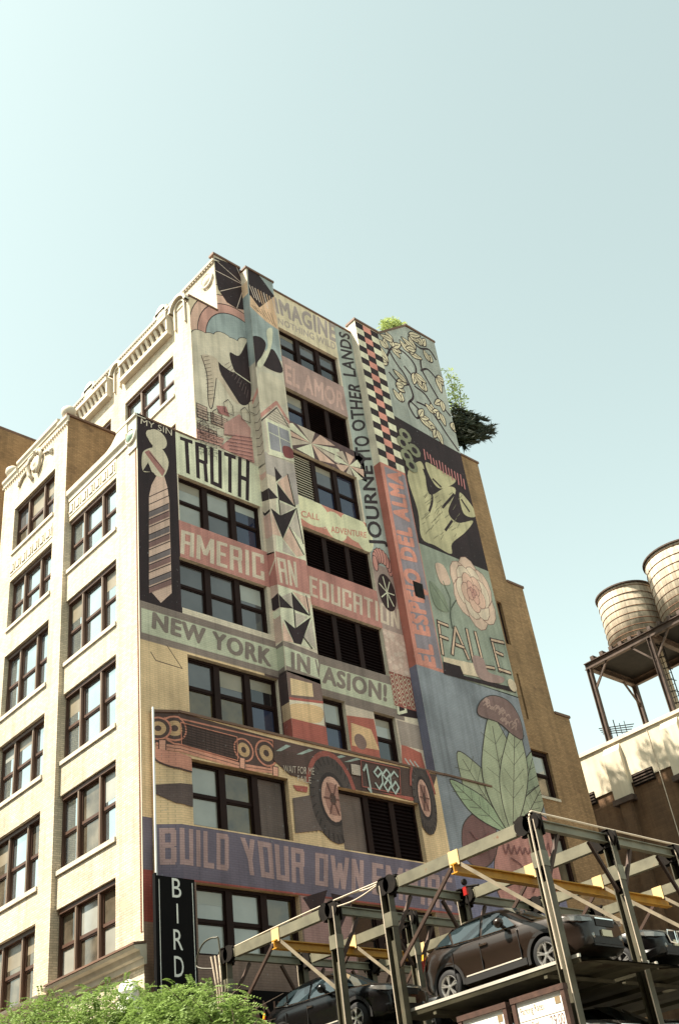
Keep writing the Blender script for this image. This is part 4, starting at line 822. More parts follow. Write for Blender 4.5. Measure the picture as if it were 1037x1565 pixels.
p.line(z(Z7, (466, 725), (508, 732), (512, 780), (470, 772)), 0.05, (176, 170, 158), closed=True); p.ell(z(Z7, (490, 752))[0], 0.2, 0.2, (176, 170, 158))
p.text('WAIT FOR ME', z(Z7, (106, 728), (268, 742), (268, 780), (108, 765)), (170, 164, 152), 0.01); p.text('FAILE', z(Z7, (180, 782), (252, 792), (252, 825), (182, 812)), (170, 164, 152), 0.01)
p.build()
# build your own empire band
p = Panel('B'); p.rect(0.33, XT, 10.78, 12.33, (96, 92, 120)); p.rect(0.33, XT, 10.72, 10.78, (150, 56, 44)); p.rect(5.3, 7.3, 8.6, 10.7, (150, 112, 112))
for L in ([(462, 1372), (500, 1360), (486, 1410)], [(505, 1365), (540, 1372), (520, 1420)]): p.poly(L, DK)
LC = (156, 128, 134)
p.block('BUILD', z(ZL, (235, 235), (612, 290), (612, 505), (240, 450)), LC); p.block('YOUR', zz((320, 1240), 2.729, [(128, 108), (395, 160), (395, 305), (150, 262)]), LC); p.block('OWN', zz((320, 1240), 2.729, [(440, 172), (642, 205), (642, 338), (440, 308)]), LC)
p.block('EMPIRE', [(568, 1318), (690, 1342), (690, 1392), (568, 1366)], LC); p.build()
p = Panel('C'); p.rect(0, 0.33, 12.55, ZB, YL); p.rect(0, 0.33, 11.05, 12.55, (96, 92, 118)); p.rect(0, 0.33, 9.65, 11.05, (150, 48, 34)); p.rect(0, 0.33, 0, 9.65, (128, 108, 92)); p.build()
p = Panel('B', base=0.001); p.rect(1.05, XT, 0, 10.72, (112, 92, 80)); p.rect(0.33, 1.05, 0, 9.5, (128, 108, 92)); p.rect(0.33, 1.05, 9.5, 10.72, (150, 48, 34)); p.build()
# right of the flue
p = Panel('R'); p.rect(XP1, 11.35, 36.6, 38.95, (198, 190, 156)); p.text('IMAGINE', z(Z2, (48, 145), (306, 262), (308, 338), (62, 215)), (148, 144, 146), 0.035); p.text('NOTHING WILD', z(Z2, (66, 232), (306, 340), (308, 370), (68, 258)), (158, 152, 148), 0.02); p.build()
p = Panel('R'); p.rect(XP1, 11.35, 32.9, 34.8, (158, 132, 130)); p.text('EL AMOR', z(Z2, (96, 425), (342, 548), (342, 622), (98, 505)), (184, 150, 144), 0.03); p.build()
p = Panel('R', 'painted starburst of cream and dark triangles'); p.rect(XP1, 11.9, 29.4, 30.95, (84, 62, 68))
cx, cv = 8.75, 30.2
for k in range(9):
    a = k * 0.7; p.raw([(cx, cv), (cx + 1.9 * math.cos(a), cv + 0.8 * math.sin(a)), (cx + 1.9 * math.cos(a + 0.55), cv + 0.8 * math.sin(a + 0.55))], (CR, PK, (172, 166, 150))[k % 3])
cx, cv = 10.9, 29.9
for k in range(8):
    a = k * 0.8 + 0.3; p.raw([(cx, cv), (cx + 0.9 * math.cos(a), cv + 0.75 * math.sin(a)), (cx + 0.9 * math.cos(a + 0.6), cv + 0.75 * math.sin(a + 0.6))], (CR, PK, (172, 166, 150))[k % 3])
p.build()
p = Panel('R'); p.rect(XP1, 11.4, 25.48, 27.0, (192, 116, 96))
for q, r in (((330, 350), 1.0), ((460, 430), 0.62), ((560, 440), 0.8), ((610, 490), 0.5)): p.ell(z(Z4, q)[0], r, 0.72, (208, 200, 156))
p.text('CALL', z(Z4, (275, 345), (372, 368), (372, 400), (277, 380)), SAL, 0.015); p.text('TO', z(Z4, (376, 418), (408, 428), (408, 446), (378, 438)), CR, 0.0); p.text('ADVENTURE', z(Z4, (432, 428), (620, 462), (620, 492), (434, 462)), SAL, 0.015); p.build()
p = Panel('R'); p.rect(11.35, XT, 25.0, 38.95, (138, 164, 164)); p.rect(11.35, XT, 21.85, 25.0, (150, 132, 128)); INK = (50, 44, 52)
p.text('JOURNEY', z(Z4, (635, 535), (580, 40), (660, 40), (735, 540)), INK, 0.02)
p.text('TO', z(ZK, (232, 1225), (215, 1060), (345, 1060), (352, 1215)), INK, 0.02); p.text('OTHER', z(ZK, (205, 1030), (165, 610), (270, 640), (318, 1010)), INK, 0.02); p.text('LANDS', z(ZK, (128, 560), (92, 195), (180, 220), (240, 575)), INK, 0.02)
c = p.uv(z(Z4, (705, 640))[0])
for k in range(9): a = math.pi * k / 8; p.ell((c[0] + 0.42 * math.cos(a), c[1] + 0.5 * math.sin(a)), 0.17, 0.42, DK, px=False, n=12); p.ell((c[0] + 0.42 * math.cos(a), c[1] + 0.5 * math.sin(a)), 0.135, 0.38, (196, 126, 118), px=False, n=12)
p.ell((c[0], c[1] - 1.3), 0.5, 0.9, DK, px=False)
for k in range(7): a = k * 0.9; p.line([(c[0], c[1] - 1.3), (c[0] + 0.42 * math.cos(a), c[1] - 1.3 + 0.75 * math.sin(a))], 0.05, CR, px=False)
p.build()
# tower
p = Panel('T', 'black, cream and pink chequered strip'); rows = 22; z0c, z1c = 30.55, 39.5
for j in range(rows):
    for i in range(3):
        w = (XS - XT) / 3; v0 = z0c + (z1c - z0c) * j / rows; odd = (i + j) % 2
        p.raw([(XT + i * w, v0), (XT + (i + 1) * w, v0), (XT + (i + 1) * w, v0 + (z1c - z0c) / rows), (XT + i * w, v0 + (z1c - z0c) / rows)], BLK if odd else ((206, 126, 110) if i == 1 else (204, 198, 170)), off=0.004)
p.build()
p = Panel('T'); p.rect(XT, XS, 20.35, 30.55, (190, 112, 94)); p.rect(XT + 0.22, XS - 0.05, 20.5, 30.4, (128, 126, 146))
p.text('EL ESPEJO DEL ALMA', z(Z5, (272, 1228), (100, 195), (205, 222), (395, 1252)), (204, 124, 104), 0.05); p.build()
p = Panel('TS'); p.rect(-P, 0, 30.55, 39.55, (186, 190, 172)); p.rect(-P, 0, 20.35, 30.55, (164, 84, 68)); p.rect(-P, 0, ZB, 20.35, (90, 102, 136)); p.build()  # lower blue is the front blue darkened for the side's shade
p = Panel('TU', 'painted scrolling vines and cream leaves on grey blue')
p.raw([(XS, 34.05), (XE, 33.75), (XE, 41.5), (16.45, 41.4), (XS, 39.5)], (140, 162, 160))
lf = [0]
def leaf(u, v, a, l, w, c=(206, 190, 154)):
    pts = [(0, 0), (0.3, 0.5), (0.65, 0.42), (1, 0), (0.65, -0.42), (0.3, -0.5)]; q = []
    for x, y in pts: q.append((u + l * x * math.cos(a) - w * y * math.sin(a), v + l * x * math.sin(a) + w * y * math.cos(a)))
    lf[0] += 1; o_ = 0.012 + (lf[0] % 20) * 0.0008
    p.raw(smooth(q, True, 4), c, off=o_); p.line(smooth(q, True, 4), 0.055, DK, px=False, closed=True, off=o_ + 0.0003); p.line([(u, v), (u + l * 0.75 * math.cos(a), v + l * 0.75 * math.sin(a))], 0.04, DK, px=False, off=o_ + 0.0003)
vin = [[(14.6, 38.9), (15.1, 38.0), (15.6, 37.4), (15.9, 36.2), (15.4, 35.4), (15.8, 34.7), (16.2, 35.3), (15.6, 35.7)], [(16.1, 35.9), (16.9, 35.9), (17.5, 35.3), (18.0, 34.6), (18.6, 33.9)], [(17.2, 39.6), (17.1, 38.6), (17.6, 37.6), (18.2, 36.6), (18.6, 36.2)], [(14.4, 37.0), (15.0, 36.6), (15.8, 36.9)], [(17.0, 38.5), (17.6, 38.9), (18.3, 38.4)], [(14.5, 38.2), (15.0, 39.0), (15.9, 39.2), (16.6, 38.6), (16.3, 37.7), (15.7, 38.1)], [(16.6, 40.6), (17.3, 40.3), (18.1, 40.6), (18.5, 40.1)], [(16.2, 37.0), (16.9, 36.8), (17.3, 36.2)]]
for q in vin: p.line(smooth(q, False, 6), 0.13, DK, px=False)
for u, v in ((14.55, 38.7), (15.2, 39.6), (16.3, 39.4), (17.6, 40.6), (16.6, 40.9), (18.2, 38.7), (14.7, 36.3), (15.6, 36.9), (17.3, 35.7), (18.2, 37.0), (17.2, 34.6), (14.4, 37.6), (16.4, 38.0), (18.5, 35.2), (16.0, 34.9), (15.0, 39.1), (16.9, 37.0), (17.9, 39.6), (14.9, 35.3), (17.8, 36.0), (16.9, 39.9)):
    a0 = rnd.random() * 6; n = rnd.choice((2, 3, 3, 4))
    for k in range(n): leaf(u, v, a0 + k * 0.75, 0.6 + rnd.random() * 0.5, 0.4)
p.build()
p = Panel('T', 'dark painted panel with pale green abstract leaves')
p.raw([(XS, 26.7), (XE, 26.75), (XE, 33.75), (XS, 34.05)], BLK); PG = (164, 168, 120)
p.poly(z(Z5, (215, 230), (265, 160), (300, 180), (330, 330), (420, 290), (470, 310), (430, 420), (480, 480), (560, 470), (520, 530), (450, 590), (445, 645), (360, 600), (290, 560), (270, 420)), PG, sm=True)
p.poly(z(Z5, (310, 160), (400, 210), (470, 260), (390, 300), (340, 250)), PG, sm=True); p.poly(z(Z5, (490, 320), (560, 400), (570, 450), (510, 430)), PG, sm=True)
for L in ([(300, 200), (345, 340), (330, 420)], [(400, 400), (460, 330)], [(415, 520), (450, 470)], [(350, 250), (390, 290)], [(500, 360), (540, 420)]): p.line(z(Z5, *L), 0.13, BLK, sm=True)
for k in range(40): x_ = 290 + rnd.random() * 200; y_ = 330 + rnd.random() * 240; p.line(z(Z5, (x_, y_), (x_ + 10 + 14 * rnd.random(), y_ - 12 - 14 * rnd.random())), 0.025, (104, 106, 78))
for k in range(14): p.line(z(Z5, (300 + k * 16, 90 + k * 11 + rnd.random() * 20), (308 + k * 16, 130 + k * 12 + rnd.random() * 20)), 0.08, (182, 104, 112))
for q in ((190, 60), (250, 100), (210, 130), (235, 180), (200, 20)): p.ell(z(Z5, q)[0], 0.42, 0.4, (116, 128, 98), n=9); p.ell(z(Z5, q)[0], 0.2, 0.2, BLK, n=7)
p.build()
p = Panel('T', 'painted pale rose above chain lettering on green')
p.raw([(XS, 20.35), (XE, 20.3), (XE, 26.75), (XS, 26.7)], (130, 154, 140)); RS = (204, 172, 152)
c = p.uv(z(Z5, (560, 850))[0])
for r, n, col in ((1.55, 6, RS), (1.2, 6, (210, 182, 160)), (0.85, 5, (200, 164, 144)), (0.5, 4, (194, 150, 134)), (0.25, 3, (176, 126, 116))):
    for k in range(n):
        a = 2 * math.pi * k / n + r; q = [(c[0] + r * 0.5 * math.cos(a) + r * 0.55 * math.cos(t * math.pi / 6) * (0.8), c[1] + r * 0.62 * math.sin(a) + r * 0.62 * math.sin(t * math.pi / 6)) for t in range(12)]
        p.raw(q, col); p.line(q, 0.03, (120, 78, 74), px=False, closed=True)
p.line(z(Z5, (470, 890), (440, 950), (450, 1040)), 0.05, (70, 84, 72), sm=True); p.poly(z(Z5, (330, 790), (400, 860), (430, 950), (360, 920)), (116, 142, 118), sm=True); p.line(z(Z5, (330, 790), (380, 870), (430, 950)), 0.03, (70, 84, 72)); p.poly(z(Z5, (360, 700), (405, 710), (440, 800), (390, 800)), (196, 170, 150), sm=True); p.line(z(Z5, (400, 790), (440, 880), (440, 950)), 0.06, (100, 124, 104))
def chain(L):
    p.line(z(Z5, *L), 0.2, DK); p.line(z(Z5, *L), 0.11, (196, 170, 140))
for L in ([(375, 1000), (400, 1175)], [(375, 1005), (425, 1025)], [(385, 1080), (425, 1095)], [(450, 1175), (465, 1035), (535, 1200)], [(470, 1125), (510, 1140)], [(525, 1045), (560, 1210)], [(570, 1060), (615, 1240), (670, 1250)], [(655, 1095), (700, 1265)], [(655, 1100), (720, 1115)], [(680, 1165), (715, 1180)], [(695, 1255), (755, 1275)]): chain(L)
p.poly(z(Z5, (400, 1190), (560, 1225), (600, 1300), (405, 1260)), (198, 184, 152)); p.poly(z(Z5, (400, 1215), (490, 1240), (510, 1290), (780, 1355), (785, 1380), (405, 1280)), BLK); p.poly(z(Z5, (555, 1190), (610, 1200), (640, 1270), (720, 1300), (700, 1330), (590, 1300)), (150, 124, 122), sm=True); p.ell(z(Z5, (765, 1340))[0], 0.28, 0.3, (198, 184, 152))
p.build()
p = Panel('T', 'blue painted panel with green and pink organic shapes')
p.rect(XT, XE, 13.0, 20.35, (112, 132, 150)); p.rect(XT, XE, 0, 13.0, (102, 110, 152)); GN, RO, MR = (138, 160, 128), (178, 118, 112), (112, 76, 78)
def blob(L, c, w=0.045, oc=(64, 60, 58)):
    q = smooth(z(Z8, *L)); p.poly(q, c); p.line(q, w, oc, closed=True)
def blade(x0, y0, x1, y1, w, c):
    dx, dy = x1 - x0, y1 - y0; l = math.hypot(dx, dy); nx, ny = -dy / l, dx / l; L = []
    for t, k in ((0, 0.12), (0.25, 0.75), (0.5, 1.0), (0.75, 0.7), (1.0, 0.0), (0.75, -0.7), (0.5, -1.0), (0.25, -0.75), (0, -0.12)): L.append((x0 + dx * t + nx * w * k, y0 + dy * t + ny * w * k))
    blob(L, c); p.line(z(Z8, (x0, y0), (x0 + dx * 0.9, y0 + dy * 0.9)), 0.035, (70, 66, 60))
    for t in (0.3, 0.45, 0.6, 0.75):
        for s_ in (-1, 1): p.line(z(Z8, (x0 + dx * t, y0 + dy * t), (x0 + dx * (t + 0.12) + s_ * nx * w * 0.7, y0 + dy * (t + 0.12) + s_ * ny * w * 0.7)), 0.022, (84, 92, 76))
blob([(560, 1240), (500, 1060), (540, 900), (620, 820), (740, 800), (800, 920), (820, 1240)], RO); blob([(355, 1000), (345, 850), (420, 780), (500, 830), (510, 990), (440, 1060)], MR)
for a_ in ((560, 880, 320, 480, 75, GN), (600, 880, 700, 470, 70, (128, 156, 128)), (560, 880, 280, 620, 48, (128, 164, 126)), (620, 880, 745, 640, 55, GN), (580, 880, 480, 300, 90, GN), (590, 880, 600, 330, 70, (146, 168, 134))): blade(*a_)
blob([(420, 300), (430, 235), (490, 205), (570, 235), (625, 320), (640, 420), (590, 400), (520, 340)], (122, 96, 96))
for k in range(34): a, c2 = rnd.random(), rnd.random(); q = (440 + 160 * a, 240 + 110 * a + 60 * c2 - 25); p.line(z(Z8, q, (q[0] + 14, q[1] - 10), (q[0] + 20, q[1] + 8)), 0.05, (160, 134, 128), sm=True)
for k in range(9): p.line(z(Z8, (540 + k * 28, 960 - abs(k - 4) * 6), (555 + k * 28, 990), (568 + k * 28, 960 - abs(k - 3) * 6)), 0.05, (120, 70, 72), sm=True)
for L in ([(580, 1010), (640, 1060), (620, 1150)], [(700, 1010), (720, 1100), (690, 1180)], [(380, 880), (420, 920), (470, 890)], [(390, 960), (430, 990), (480, 960)]): p.line(z(Z8, *L), 0.05, (120, 70, 72), sm=True)
p.build()
# ------------------------------------------------------------------ signs on the painted building
sg = thing('vertical_sign', 'tall narrow black sign with white letters spelling a name downwards', 'sign', (0, 0, 0))
SY = -P - 0.14
def sy(x, y): q = onY(x, y, SY); return q
a, c = sy(239, 1336), sy(297, 1346); u0, u1 = a.x, c.x; zt = (a.z + c.z) / 2
b = MB(); b.box(u0, u1, SY, SY + 0.10, 2.6, zt); b.build('sign_box', M['signblack'], sg)
b = MB()
for u in (u0 + 0.07, u1 - 0.09): b.box(u, u + 0.02, SY - 0.006, SY - 0.002, 2.7, zt - 0.1)
b.box(u0 - 0.05, u0, SY - 0.01, SY + 0.12, 2.6, zt + 0.06, 1)
b.build('sign_border', [M['letter'], M['signblack']], sg)
lz = [sy(268, yy).z for yy in (1357, 1397, 1437, 1477, 1517)]; st = (lz[0] - lz[3]) / 3
for i, ch in enumerate('BIRDLAND'):
    vs, fs = text_mesh(ch, 0.004); k = MB(); h = 0.52; w = {'I': 0.05, 'L': 0.24}.get(ch, 0.30); zc = lz[0] - i * st; uc = (u0 + u1) / 2 + 0.02
    if zc < 3: continue
    k.add([(uc + (x - 0.5) * w, SY - 0.008, zc + (y - 0.5) * h) for x, y in vs], fs); k.build('letter', M['letter'], sg)
b = MB()
for zq in (10.0, 6.0, 3.5): b.box(u0 + 0.3, u0 + 0.4, SY + 0.10, -0.2, zq, zq + 0.1)
b.build('bracket', M['steeld'], sg)
aw = thing('fascia_sign', 'dark fascia board with pale letters low on the side wall', 'sign', (0, 0, 0))
q0 = onY(352, 1545, -P - 0.3); q1 = onY(470, 1552, -P - 0.3)
b = MB(); b.box(2.2, 9.5, -P - 0.3, -P - 0.002, 5.6, q0.z + 0.55); b.build('fascia_board', M['signblack'], aw)
vs, fs = text_mesh('BIRDLAND', 0.004); k = MB(); uc = onY(390, 1545, -P - 0.31); k.add([(uc.x + (x - 0.62) * 3.3, -P - 0.308, uc.z - 0.35 + y * 0.62) for x, y in vs], fs); k.build('lettering', M['letterred'], aw)

# ------------------------------------------------------------------ rear brick building with stepped roofs
rb = thing('stepped_building', 'plain brown brick building stepping down behind the painted tower', 'building')
b = MB()
RH = []
for pts in (((757, 915), (772, 980)), ((786, 1020), (797, 1078)), ((806, 1119), (848, 1188)), ((832, 1228), (866, 1300))):
    a, c = onY(*pts[0]), onY(*pts[1]); RH.append([max(a.x, 18.8), 0, c.z, a.z])
RH[0][1] = 19.75; RH[1][1] = 19.75; RH[2][0], RH[2][1] = 19.0, 20.55; RH[3][0], RH[3][1] = 19.0, 20.4
RH[0][2], RH[0][3] = 23.35, 25.6; RH[1][2], RH[1][3] = 19.7, 21.9; RH[2][2], RH[2][3] = 16.2, 18.3; RH[3][2], RH[3][3] = 12.6, 14.7
RH = [tuple(h) for h in RH]
steps = [(XE, 20.62, 34.2), (20.62, 21.8, 27.0), (21.8, 22.85, 20.4)]
for x0, x1, zt in steps:
    wall(b, 'Y', 0, x0, x1, 0, zt, RH, 0.25); b.quad((x1, 0, 0), (x1, 9, 0), (x1, 9, zt), (x1, 0, zt)); b.quad((x0, 0, zt), (x1, 0, zt), (x1, 9, zt), (x0, 9, zt))
b.quad((XE, 9, 0), (22.85, 9, 0), (22.85, 9, 20), (XE, 9, 20)); b.build('wall', M['sidebrick'], rb)
for x0, x1, zt in steps: b = MB(); b.box(x0 - 0.0, x1 + 0.06, -0.05, 0.25, zt, zt + 0.12); b.box(x1 - 0.2, x1 + 0.06, 0.25, 9, zt, zt + 0.12); b.build('coping', M['cap'], rb)
for i, h in enumerate(RH): window(rb, 'Y', 0, h, [('dh', 'g_blind' if i > 1 else 'g_dark', 'g_dark')] if i < 2 else [('dh', 'g_blind', 'g_dim')], 0.25, sill=M['stone'] if i > 1 else None, fr=0.16)
for x0, x1, zt in ((20.66, 21.2, 27.12), (21.85, 22.5, 20.52)):
    b = MB(); b.tube([(x0, 0.5, zt), (x0, 0.5, zt + 0.35), (x1, 0.5, zt + 0.35), (x1, 0.5, zt)], 0.025)
    for k in range(5): x = x0 + (x1 - x0) * k / 5; b.tube([(x, 0.5, zt), (x, 0.5, zt + 0.35)], 0.015)
    b.build('roof_railing', M['steeld'], rb)

# ------------------------------------------------------------------ row across the street, behind the camera: it shows in the windows and car paint
M['across'] = mat('across_street_brick', (0.17, 0.10, 0.065), 0.9, brick=(0.215, 0.072, 0.009, 0.8), var=0.25, vscale=0.5, mortar=0.9)
for lab, y0, y1, hh in (('red brown brick building across the street with four window columns', -52, -34, 19.5), ('brick building across the street directly facing the lot', -33.9, -12, 23.0), ('brick building across the street facing the cream front', -11.9, 12, 18.5), ('brick building across the street beyond the cream front', 12.1, 36, 22.0)):
    ob = thing('facing_building', lab, 'building', (0, 0, 0), 'buildings across the street'); b = MB(); xq = -19.3; hl = []
    n = 5; w = (y1 - y0) / n
    for i in range(n):
        z_ = 4.6
        while z_ + 2.4 < hh: hl.append((y0 + (i + 0.25) * w, y0 + (i + 0.75) * w, z_, z_ + 2.1)); z_ += 3.6
    wall(b, 'X', xq, y0, y1, -0.1, hh, hl, -0.2); b.quad((xq, y0, -0.1), (xq - 14, y0, -0.1), (xq - 14, y0, hh), (xq, y0, hh)); b.quad((xq, y1, -0.1), (xq - 14, y1, -0.1), (xq - 14, y1, hh), (xq, y1, hh)); b.quad((xq, y0, hh), (xq - 14, y0, hh), (xq - 14, y1, hh), (xq, y1, hh)); b.quad((xq - 14, y0, -0.1), (xq - 14, y1, -0.1), (xq - 14, y1, hh), (xq - 14, y0, hh))
    b.build('wall', M['across'], ob); b = MB(); b.box(xq - 0.3, xq + 0.3, y0, y1, hh, hh + 0.5); b.build('cornice', M['cap'], ob)
    for u0_, u1_, za, zb_ in hl:
        b = MB(); b.box(xq - 0.2, xq - 0.12, u0_, u1_, za, za + 0.08); b.box(xq - 0.2, xq - 0.12, u0_, u1_, zb_ - 0.08, zb_); b.box(xq - 0.2, xq - 0.12, u0_, u1_, (za + zb_) / 2 - 0.04, (za + zb_) / 2 + 0.04); b.box(xq - 0.2, xq - 0.12, (u0_ + u1_) / 2 - 0.05, (u0_ + u1_) / 2 + 0.05, za + 0.08, zb_ - 0.08); o = b.build('window', M['fframe'], ob)
        b = MB(); b.quad((xq - 0.18, u0_, za), (xq - 0.18, u1_, za), (xq - 0.18, u1_, zb_), (xq - 0.18, u0_, zb_)); b.build('pane', M['g_grey'], o)

# ------------------------------------------------------------------ brown building beyond the street front
lb = thing('brown_building', 'plain brown brick building rising beyond the cream street front', 'building')
b = MB(); wall(b, 'Y', 15.2, -0.3, 12, 0, 38.4, [(-0.3 + 0.25, 0.95, 32.0, 35.3)], 0.2); b.quad((-0.3, 15.2, 0), (-0.3, 40, 0), (-0.3, 40, 38.4), (-0.3, 15.2, 38.4)); b.quad((-0.3, 15.2, 38.2), (12, 15.2, 38.2), (12, 40, 38.2), (-0.3, 40, 38.2)); b.build('wall', M['sidebrick'], lb)
window(lb, 'Y', 15.2, (-0.05, 0.95, 32.0, 35.3), [('dh', 'g_blue', 'g_blue')], 0.2)
b = MB(); b.box(-0.4, 12, 15.1, 15.5, 38.4, 38.55); b.box(-0.36, 12, 15.14, 15.2, 38.2, 38.4); b.build('coping', M['cap'], lb)
b = MB(); x = -0.3
while x < 8: b.box(x, x + 0.16, 15.06, 15.2, 37.95, 38.2); x += 0.34
tag(b.build('dentil_row', M['sidebrick'], lb), kind='stuff')
b = MB(); b.box(3.2, 4.4, 15.8, 16.5, 38.3, 39.0); b.build('roof_hatch', M['cap'], lb)

# ------------------------------------------------------------------ white topped building behind the lot, with its water tanks
wb = thing('whitewashed_building', 'building behind the parking lot with whitewashed top over dark brown wall', 'building')
WX = 30.0
b = MB(); b.box(WX + 0.02, WX + 16, -26, 16, 0, 19.25); b.build('lower_wall', M['rearbrick'], wb)
b = MB(); b.box(WX - 0.06, WX + 16, -26, 16, 19.25, 21.5); b.build('upper_wall', M['whitewash'], wb)
b = MB(); b.box(WX - 0.16, WX + 0.4, -26, 16, 21.5, 21.68); b.build('coping', M['stone'], wb)
for (px, py), w in (((937, 1150), 1.0), ((1022, 1102), 1.0), ((1100, 1060), 1.0)):
    q = onX(px, py, WX); b = MB()
    b.add([(WX - 0.32, q.y + w / 2, 18.6), (WX - 0.32, q.y - w / 2, 18.6), (WX - 0.32, q.y - w / 2, 21.0), (WX - 0.32, q.y + w / 2, 21.0), (WX - 0.02, q.y + w / 2, 18.6), (WX - 0.02, q.y - w / 2, 18.6), (WX - 0.02, q.y - w / 2, 21.45), (WX - 0.02, q.y + w / 2, 21.45)],
          [(0, 1, 2, 3), (3, 2, 6, 7), (0, 3, 7, 4), (1, 5, 6, 2), (0, 4, 5, 1)])
    o = b.build('buttress', M['whitewash'], wb); b = MB(); b.box(WX - 0.42, WX - 0.02, q.y - w / 2 - 0.1, q.y + w / 2 + 0.1, 18.35, 18.62); b.box(WX - 0.3, WX - 0.02, q.y - w / 2 + 0.2, q.y + w / 2 - 0.2, 0, 18.35, 1); b.build('buttress_foot', [M['rust'], M['rearbrick']], o)
for (a, c) in (((968, 1195), (999, 1180)), ((899, 1225), (910, 1218))):
    q0, q1 = onX(*a, WX), onX(*c, WX); y0, y1 = sorted((q0.y, q1.y)); b = MB(); zc = (q0.z + q1.z) / 2
    b.box(WX - 0.10, WX, y0, y1, zc - 0.3, zc + 0.32); o = b.build('vent_louver', M['steeld'], wb); k = MB()
    for i in range(4): k.box(WX - 0.16, WX - 0.09, y0 + 0.03, y1 - 0.03, zc - 0.25 + i * 0.15, zc - 0.2 + i * 0.15)
    k.build('slat', M['rust'], o)
q = onX(987, 1110, WX); b = MB(); b.tube([(WX - 0.08, q.y, 21.4), (WX - 0.08, q.y, 15)], 0.025); b.build('downpipe', M['wire'], wb)
tp = thing('tank_platform', 'rusty steel tower frame holding two water tanks on the roof', 'steel frame')
ZPf = 26.0; x0, x1 = WX + 0.35, WX + 4.6
ys = [2.75, -1.2, -5.2]
legs = [(x, y) for y in ys for x in (x0, x1)]
for x, y in legs:
    b = MB(); b.ibeam((x, y, 21.4), (x, y, ZPf), 0.26, 0.26, 0.04, up=(0, 1, 0)); b.build('leg', M['rust'], tp)
for x in (x0, x1): b = MB(); b.ibeam((x, ys[0] + 0.2, ZPf + 0.2), (x, ys[2] - 3, ZPf + 0.2), 0.25, 0.38, 0.04); b.build('girder', M['rust'], tp)
for y in ys: b = MB(); b.ibeam((x0, y, ZPf + 0.18), (x1, y, ZPf + 0.18), 0.28, 0.36, 0.05); b.build('girder', M['rust'], tp)
y = ys[0] - 0.5
while y > ys[2] - 3: b = MB(); b.box(x0 - 0.1, x1 + 0.1, y, y + 0.22, ZPf + 0.42, ZPf + 0.62); b.build('dunnage_beam', M['rust'], tp); y -= 0.62
b = MB(); b.box(x0 - 0.05, x1 + 0.05, ys[2] - 3, ys[0] + 0.1, ZPf + 0.385, ZPf + 0.418); b.build('deck', M['steeld'], tp)
for y, s in ((ys[0], -1), (ys[1], 1), (ys[1], -1), (ys[2], 1)):
    b = MB(); b.bar((x0, y, ZPf - 1.3), (x0, y + s * 1.15, ZPf), 0.09, 0.09); b.build('knee_brace', M['rust'], tp)
for x, y, s in ((x0, ys[0], 1), (x1, ys[0], -1), (x0, ys[1], 1)): b = MB(); b.bar((x, y, ZPf - 1.2), (x + s * 1.1, y, ZPf), 0.09, 0.09); b.build('knee_brace', M['rust'], tp)
b = MB(); b.tube([(x0 + 2.1, -0.3, 21.4), (x0 + 2.1, -0.3, ZPf + 0.4)], 0.28, 12); b.build('riser_pipe', M['wood'], tp)
def tank(label, cx, cy, r, h, zb):
    t = thing('water_tank', label, 'water tank', (cx, cy, zb), 'wooden water tanks on the roof')
    b = MB(); b.lathe([(r, 0), (r * 0.985, h * 0.5), (r * 0.965, h)], 48); b.build('tank_barrel', M['wood'], t, True)
    k = 9
    for i in range(k):
        zz_ = 0.18 + (h - 0.35) * (i / (k - 1)) ** 1.15; rr = r * (1 - 0.035 * zz_ / h) + 0.012; b = MB()
        b.tube([(rr * math.cos(a * math.pi / 20), rr * math.sin(a * math.pi / 20), zz_) for a in range(41)], 0.022, 5); b.build('hoop', M['hoop'], t)
    rr = r * 0.965
    b = MB(); b.lathe([(rr + 0.10, h - 0.02), (rr + 0.10, h + 0.06), (rr * 0.5, h + 0.32), (0.05, h + 0.5)], 40); b.build('tank_roof', M['rust'], t)
    b = MB(); b.tube([(0, 0, h + 0.45), (0, 0, h + 0.9)], 0.05); b.build('vent_pipe', M['rust'], t)
q = onX(962, 955, WX + 2.2); tank('smaller shaded wooden water tank nearer the end of the steel frame', WX + 2.3, onX(966, 950, WX + 2.3).y, 1.62, 3.4, ZPf + 0.62)
tank('larger pale wooden water tank further along the steel frame', WX + 2.5, onX(1062, 915, WX + 2.5).y, 2.08, 3.85, ZPf + 0.62)
ca = thing('caged_ladder', 'thin steel ladder with hoop cage under the tank platform', 'ladder', (0, 0, 0))
q = onX(1030, 1060, WX + 1.5); b = MB()
for s in (-0.2, 0.2): b.tube([(q.x, q.y + s, 21.4), (q.x, q.y + s, ZPf + 0.3)], 0.03)
b.build('rail', M['steeld'], ca)
for i in range(13): b = MB(); b.tube([(q.x, q.y - 0.2, 21.7 + i * 0.33), (q.x, q.y + 0.2, 21.7 + i * 0.33)], 0.018, 5); b.build('rung', M['steeld'], ca)
for i in range(6): b = MB(); b.tube([(q.x - 0.6 * math.sin(a * math.pi / 8), q.y + 0.32 * math.cos(a * math.pi / 8), 22.5 + i * 0.65) for a in range(9)], 0.025, 5); b.build('cage_hoop', M['steeld'], ca)
b = MB()
for a in (1, 2.5, 4, 5.5, 7): b.tube([(q.x - 0.6 * math.sin(a * math.pi / 8), q.y + 0.32 * math.cos(a * math.pi / 8), z_) for z_ in (22.4, 25.8)], 0.018, 5)
b.build('cage_bar', M['steeld'], ca)
an = thing('roof_antenna', 'small metal antenna frame on the whitewashed parapet', 'antenna', (0, 0, 0))
q = onX(940, 1115, WX + 0.5); b = MB(); b.tube([(q.x, q.y, 21.4), (q.x, q.y, 22.9)], 0.03)
